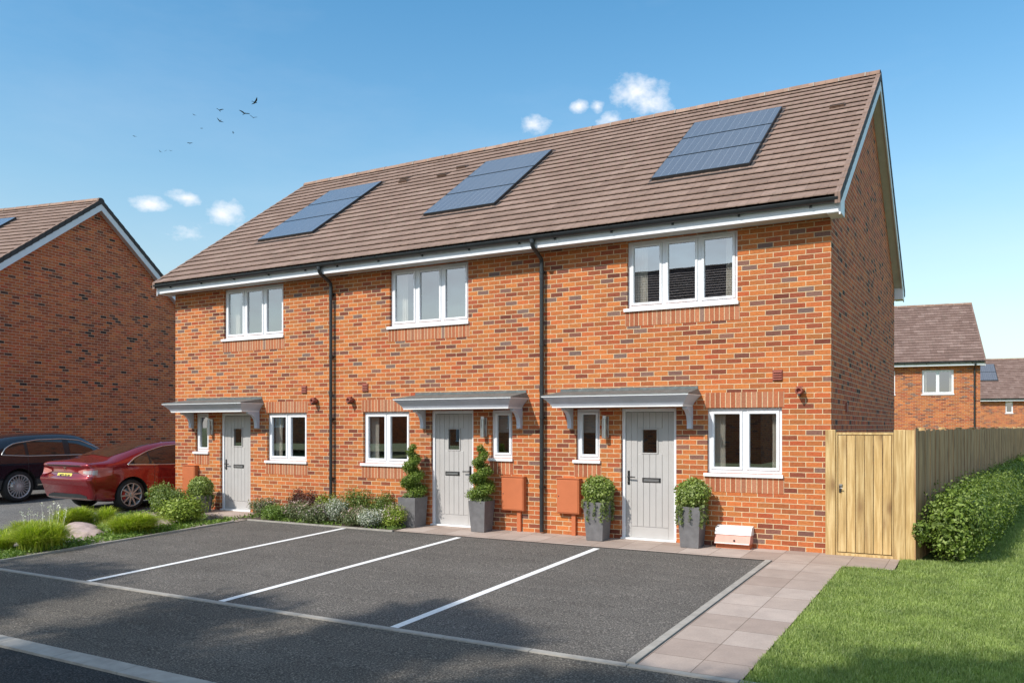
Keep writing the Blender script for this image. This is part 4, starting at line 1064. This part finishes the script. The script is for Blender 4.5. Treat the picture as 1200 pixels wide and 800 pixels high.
# ------------------------------------------------------------------ cars
from mathutils.bvhtree import BVHTree
def cr(p0, p1, p2, p3, t):
    return .5 * ((2 * p1) + (-p0 + p2) * t + (2 * p0 - 5 * p1 + 4 * p2 - p3) * t * t + (-p0 + 3 * p1 - 3 * p2 + p3) * t ** 3)
def spline(ctrl, per):
    c = np.array(ctrl, float); n_ = len(c); out = []
    for i in range(n_ - 1):
        p0, p1, p2, p3 = c[max(i - 1, 0)], c[i], c[i + 1], c[min(i + 2, n_ - 1)]
        for k in range(per): out.append(cr(p0, p1, p2, p3, k / per))
    out.append(c[-1]); return np.array(out)
def interp(pts, x):
    return float(np.interp(x, [p[0] for p in pts], [p[1] for p in pts]))
def wheel_parts(r, wdt, rim_mat, spokes, car, at, flip, caliper=None):
    """one wheel: tyre mesh with rim child; outer face at +x"""
    tr = MB(); h = wdt / 2; ri = r * .735
    tr.lathe([(ri - .02, -h + .01), (ri, -h), (r - .035, -h), (r - .008, -h + .03), (r, -h + .06), (r, h - .06), (r - .008, h - .03), (r - .035, h), (ri + .008, h), (ri - .004, h - .012), (ri - .012, h - .06)], (0, 0, 0), 'x', 'tyre', 48)
    t = tr.build('wheel', car, loc=at, rot=(0, 0, math.pi if flip else 0))
    rm = MB(); rm.lathe([(ri + .004, h - .004), (ri - .002, h + .002), (ri - .016, h - .004), (ri - .022, h - .05), (ri - .022, -h + .02)], (0, 0, 0), 'x', rim_mat, 48)
    rm.lathe([(0, h - .002), (.035, h - .004), (.055, h - .012), (.060, h - .05)], (0, 0, 0), 'x', rim_mat, 24)
    for k in range(spokes):
        a = 2 * math.pi * k / spokes; ca_, sa = math.cos(a), math.sin(a)
        def P(x, rr, s_): return (x, rr * ca_ - s_ * sa, rr * sa + s_ * ca_)
        w0, w1 = (.020, .013) if spokes < 12 else (.010, .007)
        tw_ = .02 if spokes < 12 else 0
        F = [P(h - .008, .045, -w0), P(h - .002, ri - .012, -w1 + tw_), P(h - .002, ri - .012, w1 + tw_), P(h - .008, .045, w0)]
        B = [P(h - .045, .045, -w0), P(h - .035, ri - .012, -w1 + tw_), P(h - .035, ri - .012, w1 + tw_), P(h - .045, .045, w0)]
        rm.face(F, rim_mat)
        for i in range(4): j = (i + 1) % 4; rm.face([B[i], B[j], F[j], F[i]], rim_mat)
    rm.build('rim', t)
    bk = MB(); bk.lathe([(0, h - .075), (r * .5, h - .075), (r * .5, h - .095)], (0, 0, 0), 'x', 'steel', 32); bk.lathe([(0, -h + .03), (ri - .02, -h + .03)], (0, 0, 0), 'x', 'verge dark', 24); bk.build('brake_disc', t)
    if caliper:
        cb = MB(); pts = []
        for q in np.linspace(-.6, .6, 7): pts.append((h - .045, -r * .56 * math.cos(q), r * .56 * math.sin(q)))
        for q in np.linspace(.6, -.6, 7): pts.append((h - .045, -r * .36 * math.cos(q), r * .36 * math.sin(q)))
        cb.prism(pts, (-.05, 0, 0), caliper); cb.build('brake_caliper', t)
    return t
def make_car(name, label, loc, rz, S, rear_f, paint, wheels, wr, rim_mat, spokes, caliper, L, pitch=0):
    root = thing(name, label, 'car', loc, 0, None); root.rotation_euler = (pitch, 0, rz)
    rows_ctrl = []
    for (y, zb, w1, p2, p3, p4, p5, z6) in S: rows_ctrl.append([(0, y, zb), (w1, y, zb), (p2[0], y, p2[1]), (p3[0], y, p3[1]), (p4[0], y, p4[1]), (p5[0], y, p5[1]), (0, y, z6)])
    C = np.array(rows_ctrl)
    C2 = np.stack([spline(C[:, j, :], 8) for j in range(C.shape[1])], 1)        # along length
    C2[:, :, 1] = C2[:, 3:4, 1]
    rows = []
    for r in C2:
        h = spline(r, 6); h[:, 0] = np.maximum(h[:, 0], 0); 
        full = np.concatenate([h, (h * np.array([-1, 1, 1]))[-2:0:-1]])
        rows.append(full)
    G = np.array(rows)
    for a in range(G.shape[0]):
        y = G[a, 0, 1]
        if y < .35:
            for b in range(G.shape[1]): G[a, b, 1] += interp(rear_f, G[a, b, 2]) * (1 - y / .35)
    G[:, :, 1] -= L / 2
    mb = MB(); mb.grid([[tuple(p) for p in row] for row in G], paint, True, closed=True)
    # end caps as fans
    for row, rev in ((G[0], False), (G[-1], True)):
        K = len(row) // 2; cc = len(mb.v); mb.v += [tuple(p) for p in row]
        for i in range(K):
            f = [cc + i, cc + i + 1, cc + (2 * K - i - 1), cc + (2 * K - i) % (2 * K)]
            if i == 0: f = f[:3]
            if i == K - 1: f = [f[0], f[1], f[3]] 
            if rev: f = f[::-1]
            mb.f.append(tuple(f)); mb.uv.append([(0, 0)] * len(f)); mb.mi.append(mb.m(paint)); mb.sm.append(True)
    body = mb.build('body', root); me = body.data
    bm = bmesh.new(); bm.from_mesh(me); bmesh.ops.remove_doubles(bm, verts=bm.verts, dist=.0004); bmesh.ops.recalc_face_normals(bm, faces=bm.faces); bm.to_mesh(me)
    bvh = BVHTree.FromBMesh(bm); bm.free()
    me.materials.append(MATS['verge dark'])
    # wheel arches by boolean
    cb = MB()
    for wy in wheels:
        for s_ in (-1, 1):
            seg = 40; R_ = wr + .055
            ring0 = [(s_ * .60, wy - L / 2 + R_ * math.cos(2 * math.pi * k / seg), wr + R_ * math.sin(2 * math.pi * k / seg)) for k in range(seg)]
            cb.prism(ring0, (s_ * .6, 0, 0), 'verge dark')
    cut = cb.build('arch_cutter', root)
    bm = bmesh.new(); bm.from_mesh(cut.data); bmesh.ops.remove_doubles(bm, verts=bm.verts, dist=.0004); bmesh.ops.recalc_face_normals(bm, faces=bm.faces); bm.to_mesh(cut.data); bm.free()
    md = body.modifiers.new('arch', 'BOOLEAN'); md.operation = 'DIFFERENCE'; md.solver = 'EXACT'; md.object = cut
    bpy.context.view_layer.update()
    dg = bpy.context.evaluated_depsgraph_get(); nm = bpy.data.meshes.new_from_object(body.evaluated_get(dg))
    body.modifiers.clear(); body.data = nm; bpy.data.objects.remove(cut)
    nm.set_sharp_from_angle(angle=R(38))
    # projection tools
    def hit(p, d):
        loc_, nr, i, ds = bvh.ray_cast(Vector(p), Vector(d))
        return (loc_, nr) if loc_ is not None else (None, None)
    def side_patch(nm_, lo, up, mat, off, s_, parent=body, ny=26, nz=8, z_in=0):
        y0, y1 = lo[0][0], lo[-1][0]; mbp = MB(); g = []
        for i in range(ny + 1):
            y = y0 + (y1 - y0) * i / ny; a, b = interp(lo, y), interp(up, y); row = []
            for j in range(nz + 1):
                z = a + (b - a) * j / nz; l_, n_ = hit((s_ * 3, y - L / 2, z), (-s_, 0, 0))
                if l_ is None: l_, n_ = Vector((s_ * .5, y - L / 2, z)), Vector((s_, 0, 0))
                if n_.x * s_ < 0: n_ = -n_
                row.append(tuple(l_ + n_ * off))
            g.append(row)
        mbp.grid(g if s_ > 0 else g[::-1], mat); return mbp, g
    def border(g, r_, mat, nm_, parent=body):
        path = [row[0] for row in g] + [p for p in g[-1][1:]] + [row[-1] for row in g[::-1]][1:] + [p for p in g[0][::-1]][1:]
        mbp = MB(); mbp.tube(path, r_, mat, 6, cap=False); mbp.build(nm_, parent)
    def top_patch(nm_, y0, y1, wf, mat, off, parent=body, ny=26, nx=14):
        mbp = MB(); g = []
        for i in range(ny + 1):
            y = y0 + (y1 - y0) * i / ny; w_ = wf(y); row = []
            for j in range(nx + 1):
                x = -w_ + 2 * w_ * j / nx; l_, n_ = hit((x, y - L / 2, 4), (0, 0, -1)); n_ = n_ if n_.z > 0 else -n_; row.append(tuple(l_ + n_ * off))
            g.append(row)
        mbp.grid(g[::-1], mat); mbp.build(nm_, parent); return g
    def dir_patch(nm_, org, du, dv, poly_lo, poly_up, d, mat, off, parent=body, nu=16, nv=5):
        """grid in a plane at org + u du + v dv, projected along d"""
        mbp = MB(); g = []; u0, u1 = poly_lo[0][0], poly_lo[-1][0]; d = Vector(d).normalized()
        for i in range(nu + 1):
            u = u0 + (u1 - u0) * i / nu; a, b = interp(poly_lo, u), interp(poly_up, u); row = []
            for j in range(nv + 1):
                v = a + (b - a) * j / nv; p = Vector(org) + Vector(du) * u + Vector(dv) * v; l_, n_ = hit(p - d * 3, d)
                if l_ is None: l_, n_ = p, -d
                if n_.dot(d) > 0: n_ = -n_
                row.append(tuple(l_ + n_ * off))
            g.append(row)
        mbp.grid(g, mat); mbp.build(nm_, parent); return g
    for k, wy in enumerate(wheels):
        for s_ in (1, -1): wheel_parts(wr, .235, rim_mat, spokes, root, (s_ * (S[len(S) // 2][4][0] - .135), wy - L / 2, wr), s_ < 0, caliper)
    return root, body, side_patch, border, top_patch, dir_patch
#------ red saloon
Sr = [(0.00, .30, .66, (.80, .34), (.84, .60), (.815, .84), (.70, .985), 1.005),
      (0.07, .27, .72, (.865, .36), (.90, .64), (.86, .93), (.71, 1.05), 1.08),
      (0.22, .26, .72, (.87, .40), (.905, .66), (.865, .945), (.68, 1.065), 1.115),
      (0.55, .22, .78, (.90, .38), (.925, .67), (.90, .965), (.67, 1.10), 1.165),
      (1.00, .20, .80, (.905, .38), (.93, .67), (.905, .965), (.66, 1.225), 1.30),
      (1.50, .19, .80, (.90, .36), (.915, .66), (.905, .965), (.63, 1.35), 1.42),
      (2.10, .19, .80, (.90, .35), (.915, .65), (.905, .955), (.62, 1.415), 1.47),
      (2.70, .19, .80, (.90, .35), (.915, .65), (.905, .95), (.62, 1.40), 1.455),
      (3.20, .19, .80, (.90, .36), (.915, .65), (.90, .93), (.65, 1.24), 1.30),
      (3.60, .20, .79, (.90, .38), (.925, .65), (.895, .89), (.68, .99), 1.03),
      (4.10, .21, .76, (.89, .38), (.92, .62), (.86, .81), (.66, .90), .925),
      (4.50, .24, .66, (.80, .38), (.84, .56), (.76, .70), (.58, .78), .80),
      (4.69, .30, .50, (.62, .40), (.66, .52), (.58, .62), (.42, .67), .68)]
Lr = 4.69
car, body, side_patch, border, top_patch, dir_patch = make_car('saloon_car', 'glossy red saloon car with yellow rear plate parked beside the house corner', (-14.93, -1.79 + Lr / 2, -.012), R(-1.5), Sr,
    [(.2, .12), (.40, .09), (.55, .045), (.66, .0), (.70, -.02), (.73, -.005), (.80, .05), (.93, .06), (1.01, .0), (1.2, 0)], 'red paint', (.98, 3.86), .338, 'rim grey', 10, 'caliper', Lr, R(.5))
lo = [(.90, .985), (1.6, .955), (2.5, .93), (3.45, .905)]; up = [(.90, .99), (1.10, 1.12), (1.45, 1.25), (1.85, 1.345), (2.3, 1.378), (2.7, 1.36), (3.05, 1.25), (3.45, .915)]
for s_ in (1, -1):
    m_, g = side_patch('', lo, up, 'black plastic', .003, s_); m_.build('window_surround', body); border(g, .013, 'chrome', 'window_trim', body)
    for a, b in ((1.02, 1.42), (1.46, 2.36), (2.48, 3.32)):
        l2 = [(y, interp(lo, y) + .02) for y in np.linspace(a, b, 8)]; u2 = [(y, max(interp(up, y) - .022, interp(lo, y) + .025)) for y in np.linspace(a, b, 8)]
        m_, g = side_patch('', l2, u2, 'car glass', .006, s_, ny=16); m_.build('side_window', body)
    for y in (2.20, 3.28):
        m_, g = side_patch('', [(y - .20, .865), (y, .865)], [(y - .20, .892), (y, .892)], 'chrome', .006, s_, ny=6, nz=2); m_.build('door_handle', body)
    for y in (1.52, 2.42, 3.5):
        zz = [.36, .96]; m_, g = side_patch('', [(y, .36), (y + .008, .36)], [(y, .955), (y + .008, .955)], 'verge dark', .0015, s_, ny=1, nz=14); m_.build('door_seam', body)
top_patch('rear_window', .66, 1.95, lambda y: interp([(.66, .56), (1.0, .60), (1.95, .53)], y), 'roof glass', .005)
top_patch('roof_glass', 2.0, 2.72, lambda y: .53, 'roof glass', .005)
top_patch('windscreen', 2.80, 3.52, lambda y: interp([(2.8, .53), (3.52, .66)], y), 'car glass', .005)
ry = -Lr / 2
dir_patch('tail_light', (0, ry, 0), (.80, .60, 0), (0, 0, 1), [(.44, .85), (.62, .79), (.90, .755), (1.06, .79)], [(.44, .885), (.62, .925), (.90, .95), (1.06, .93)], (-.55, .84, 0), 'tail lamp', .008)
dir_patch('tail_light', (0, ry, 0), (-.80, .60, 0), (0, 0, 1), [(.44, .85), (.62, .79), (.90, .755), (1.06, .79)], [(.44, .885), (.62, .925), (.90, .95), (1.06, .93)], (.55, .84, 0), 'tail lamp', .008)
dir_patch('reverse_lamp', (0, ry, 0), (.80, .60, 0), (0, 0, 1), [(.58, .835), (.86, .80)], [(.58, .885), (.86, .90)], (-.55, .84, 0), 'tail lamp clear', .012, nu=6, nv=2)
dir_patch('boot_seam', (0, ry, 0), (1, 0, 0), (0, 0, 1), [(-.52, .835), (.52, .835)], [(-.52, .850), (.52, .850)], (0, 1, 0), 'verge dark', .003, nu=14, nv=1)
dir_patch('boot_lip', (0, ry, 0), (1, 0, 0), (0, 0, 1), [(-.60, .985), (.60, .985)], [(-.60, 1.005), (.60, 1.005)], (0, 1, 0), 'verge dark', .004, nu=14, nv=1)
dir_patch('diffuser', (0, ry, 0), (1, 0, 0), (0, 0, 1), [(-.70, .318), (.70, .318)], [(-.70, .36), (-.5, .40), (.5, .40), (.70, .36)], (0, 1, 0), 'black plastic', .006, nu=14, nv=4)
dir_patch('diffuser_trim', (0, ry, 0), (1, 0, 0), (0, 0, 1), [(-.72, .305), (.72, .305)], [(-.72, .316), (.72, .316)], (0, 1, 0), 'chrome', .012, nu=14, nv=1)
def text_mesh(body_txt, size, mat, parent, loc, rot, name='plate_text', extrude=.001):
    cu = bpy.data.curves.new('txt', 'FONT'); cu.body = body_txt; cu.size = size; cu.align_x = 'CENTER'; cu.align_y = 'CENTER'; cu.extrude = extrude; cu.offset = .0022
    tmp = bpy.data.objects.new('txt', cu); COL.objects.link(tmp); bpy.context.view_layer.update()
    me = bpy.data.meshes.new_from_object(tmp.evaluated_get(bpy.context.evaluated_depsgraph_get())); bpy.data.objects.remove(tmp)
    me.materials.clear(); me.materials.append(MATS[mat]); o = bpy.data.objects.new(name, me); COL.objects.link(o); o.parent = parent; o.location = loc; o.rotation_euler = rot; return o
mb = MB(); mb.rbox(-.26, .26, 0, .03, -.056, .056, 'plate yellow', .004); pl = mb.build('number_plate', body, loc=(0, ry + .030, .778), rot=(R(-22), 0, 0))
text_mesh('LM23 RLW', .088, 'plate text', pl, (0, -.003, 0), (R(90), 0, 0))
mb = MB(); mb.prism([(-.045, 0, .03), (-.04, 0, .042), (.04, 0, .042), (.045, 0, .03), (.010, 0, .030), (.0, 0, -.042), (-.010, 0, .030)], (0, .01, 0), 'chrome'); mb.build('badge', body, loc=(0, ry + .035, .915))
mb = MB(); mb.rbox(-.07, .07, 0, .10, 0, .09, 'black plastic', .02)
for s_ in (1, -1):
    o = MB(); o.rbox(-.10, .10, -.05, .06, -.055, .055, 'red paint', .02); o.build('wing_mirror', body, loc=(s_ * 1.0, 3.22 - Lr / 2, 1.0))
    dir_patch('headlight', (0, Lr / 2, 0), (s_ * .8, -.6, 0), (0, 0, 1), [(.50, .60), (.95, .66)], [(.50, .66), (.95, .76)], (-s_ * .5, -.86, 0), 'lamp glass', .006)
#------ dark estate-like tall car
Sd = [(0.00, .42, .54, (.70, .48), (.76, .70), (.74, .92), (.62, 1.10), 1.14),
      (0.08, .34, .66, (.84, .46), (.90, .72), (.87, .98), (.70, 1.22), 1.27),
      (0.25, .30, .74, (.91, .44), (.945, .72), (.92, 1.02), (.69, 1.36), 1.41),
      (0.60, .27, .80, (.94, .42), (.965, .73), (.94, 1.04), (.68, 1.48), 1.54),
      (1.10, .25, .82, (.94, .42), (.965, .73), (.94, 1.04), (.68, 1.55), 1.61),
      (1.70, .25, .82, (.935, .40), (.955, .72), (.94, 1.04), (.685, 1.575), 1.635),
      (2.30, .25, .82, (.935, .40), (.955, .72), (.94, 1.03), (.685, 1.565), 1.625),
      (2.75, .25, .82, (.935, .40), (.955, .71), (.935, 1.02), (.69, 1.49), 1.55),
      (3.25, .25, .82, (.935, .42), (.96, .71), (.93, 1.00), (.72, 1.22), 1.27),
      (3.60, .26, .81, (.935, .42), (.965, .70), (.92, .98), (.72, 1.10), 1.13),
      (4.10, .27, .78, (.92, .42), (.95, .66), (.90, .92), (.70, 1.04), 1.07),
      (4.50, .30, .68, (.84, .42), (.88, .60), (.80, .82), (.62, .94), .97),
      (4.70, .36, .52, (.66, .46), (.70, .58), (.62, .72), (.48, .82), .84)]
Ld = 4.70
car2, body2, side_patch, border, top_patch, dir_patch = make_car('tall_hatchback_car', 'tall dark blue car with silver wheels parked left of the red car', (-19.13, -1.93 + Ld / 2, -.012), R(3), Sd,
    [(.2, .08), (.5, .0), (.8, 0), (1.0, .04), (1.3, .10)], 'dark blue paint', (.95, 3.72), .375, 'rim silver', 20, None, Ld, R(.5))
lo = [(.55, 1.13), (1.2, 1.085), (2.4, 1.07), (3.42, 1.04)]; up = [(.55, 1.14), (.68, 1.30), (.9, 1.395), (1.5, 1.47), (2.1, 1.48), (2.6, 1.44), (3.0, 1.27), (3.42, 1.045)]
for s_ in (1, -1):
    m_, g = side_patch('', lo, up, 'black plastic', .003, s_); m_.build('window_surround', body2); border(g, .013, 'chrome', 'window_trim', body2)
    for a, b in ((.64, 1.12), (1.20, 2.12), (2.28, 3.28)):
        l2 = [(y, interp(lo, y) + .02) for y in np.linspace(a, b, 8)]; u2 = [(y, max(interp(up, y) - .026, interp(lo, y) + .025)) for y in np.linspace(a, b, 8)]
        m_, g = side_patch('', l2, u2, 'car glass', .006, s_, ny=16); m_.build('side_window', body2)
    for y in (2.00, 3.05):
        m_, g = side_patch('', [(y - .22, .955), (y, .955)], [(y - .22, .985), (y, .985)], 'verge dark', .010, s_, ny=6, nz=2); m_.build('door_handle', body2)
    m_, g = side_patch('', [(1.4, .375), (3.25, .375)], [(1.4, .40), (3.25, .40)], 'chrome', .010, s_, ny=14, nz=2); m_.build('sill_trim', body2)
    m_, g = side_patch('', [(1.38, .26), (3.28, .26)], [(1.38, .365), (3.28, .365)], 'black plastic', .006, s_, ny=14, nz=3); m_.build('sill', body2)
    for y in (1.16, 2.20, 3.38):
        m_, g = side_patch('', [(y, .40), (y + .008, .40)], [(y, 1.06), (y + .008, 1.06)], 'verge dark', .0015, s_, ny=1, nz=14); m_.build('door_seam', body2)
    o = MB(); o.rbox(-.11, .11, -.05, .06, -.06, .06, 'dark blue paint', .02); o.build('wing_mirror', body2, loc=(s_ * 1.04, 3.12 - Ld / 2, 1.12))
    dir_patch('headlight', (0, Ld / 2, 0), (s_ * .8, -.6, 0), (0, 0, 1), [(.50, .72), (.95, .78)], [(.50, .80), (.95, .88)], (-s_ * .5, -.86, 0), 'lamp glass', .006, body2)
    dir_patch('tail_light', (0, -Ld / 2, 0), (s_ * .8, .6, 0), (0, 0, 1), [(.50, .90), (1.0, .92)], [(.50, .97), (1.0, 1.03)], (-s_ * .5, .86, 0), 'tail lamp', .006, body2)
top_patch('windscreen', 2.72, 3.42, lambda y: interp([(2.7, .62), (3.42, .72)], y), 'car glass', .005, body2)
top_patch('rear_window', .16, .62, lambda y: .58, 'car glass', .005, body2)

# ------------------------------------------------------------------ trees behind the viewer, their shade falls on the bays
def tree(x, y, H, crown, label, seed, nl=5200, leaf=.15, lean=0.0):
    root = thing('tree', label, 'tree', (x, y, gz(y)), group='trees beside the road behind the viewer')
    r_ = random.Random(seed); mb = MB(); cx, cy, cz = crown[:3]
    mb.tube([(lean, 0, -.1), (lean * .98, .03, H * .35), (lean * .86, 0, H * .70), (lean * .4, 0, H * .9), (0, 0, cz)], [.20, .17, .13, .09, .04], 'bark', 10)
    lobs = []
    for k in range(26):
        a = r_.uniform(0, 6.28); q = r_.uniform(.15, 1) ** .7; zz = r_.uniform(-.8, .9)
        q *= math.sqrt(max(.1, 1 - zz * zz)); c = (cx + crown[3] * q * math.cos(a), cy + crown[4] * q * math.sin(a), cz + crown[5] * zz)
        mb.tube([(lean * .42, 0, H * .89), ((c[0] + lean * .4) / 2, c[1] / 2, (c[2] + H * .9) / 2 + .1), c], [.06, .035, .012], 'bark', 6)
        s_ = r_.uniform(.42, .8); lobs.append((*c, s_ * 1.3, s_ * 1.1, s_ * .42))
    sub('trunk', mb, root)
    quad_mesh('crown', leaves(lobs, nl, leaf, seed, 1.6, .9, jitter=.3), 'tree leaf', root)
def shade_tree(sx, sy, H, rx, ry, label, seed, **k):
    hz = H - gz(sy); off = hz / math.tan(R(SUN_EL)); ax = -math.sin(R(SUN_AZ)) ; ay = -math.cos(R(SUN_AZ))
    ty = sy - ay * off; tree(sx - ax * off, ty, H, (0, 0, H - gz(ty), rx, ry, 1.2), label, seed, **k)
shade_tree(-2.95, -6.95, 13.5, 3.4, 1.8, 'tall tree behind the viewer shading the middle bays', 3, lean=4.0, nl=24000)
shade_tree(-9.6, -7.1, 12.5, 2.6, 1.2, 'tall tree behind the viewer shading the left end of the access road', 5, nl=15000)
shade_tree(2.6, -5.45, 12.0, 2.5, 1.2, 'tall tree behind the viewer shading the lawn corner', 9, nl=15000)

# ------------------------------------------------------------------ birds
def pix_dir(u, v):
    a = (u - 600) / 978; b = -(v - 499.5) / 978; t = R(30)
    return Vector((-math.sin(t) + a * math.cos(t), math.cos(t) + a * math.sin(t), b))
for i, (zx, zy, s_, up) in enumerate([(112, 240, .8, .3), (232, 312, .55, .5), (257, 307, .5, .2), (279, 307, .5, .4), (370, 272, .7, .35), (425, 202, .85, .1), (391, 140, .7, .3), (509, 118, 1.0, .9),
                       (511, 168, .95, .7), (573, 222, .55, .2), (626, 133, 1.55, .55), (675, 80, 1.45, .6), (667, 152, 1.0, .8)]):
    r_ = random.Random(i); dist = 75 + r_.uniform(-6, 8)
    P = Vector(cam.location) + pix_dir(130 + zx / 4, 100 + zy / 4) * dist
    names = ['leftmost small bird in the sky', 'first of three tiny birds in a line', 'middle of three tiny birds in a line', 'last of three tiny birds in a line', 'small bird just right of the three in a line',
             'gliding bird with level wings near the middle of the flock', 'faint small bird highest in the left half of the flock', 'upper bird of the pair one above the other', 'lower bird of the pair one above the other',
             'faintest bird low at the right of the flock', 'largest bird with wings raised towards the right', 'topmost bird at the right end of the flock', 'rightmost dark bird below the topmost one']
    mb = MB(); k = .30 * s_
    mb.lathe([(0, -.5 * k), (.07 * k, -.38 * k), (.10 * k, -.1 * k), (.08 * k, .2 * k), (.03 * k, .42 * k), (.0, .62 * k)], (0, 0, 0), 'y', 'bird dark', 10)
    for s2 in (-1, 1):
        u1 = up * .55; pts = [[(s2 * .06 * k, -.22 * k, .03 * k), (s2 * .06 * k, .16 * k, .03 * k)], [(s2 * .45 * k, -.30 * k, (.03 + u1 * .45) * k), (s2 * .45 * k, .10 * k, (.0 + u1 * .45) * k)],
                              [(s2 * .85 * k, -.16 * k, (.03 + u1 * .9) * k), (s2 * .85 * k, .10 * k, (.0 + u1 * .9) * k)], [(s2 * 1.15 * k, .05 * k, (.02 + u1 * 1.1) * k), (s2 * 1.15 * k, .10 * k, (0 + u1 * 1.1) * k)]]
        mb.grid(pts, 'bird dark'); mb.grid([[(a, b, c - .02 * k) for a, b, c in row] for row in pts], 'bird dark')
    mb.face([(-.03 * k, .4 * k, 0), (.03 * k, .4 * k, 0), (.12 * k, .75 * k, 0), (-.12 * k, .75 * k, 0)], 'bird dark')
    o = mb.build('bird', None, loc=tuple(P), rot=(r_.uniform(-.3, .3), r_.uniform(-.5, .5), r_.uniform(0, 6.28))); tag(o, names[i], 'bird', 'birds flying over the left roofs')
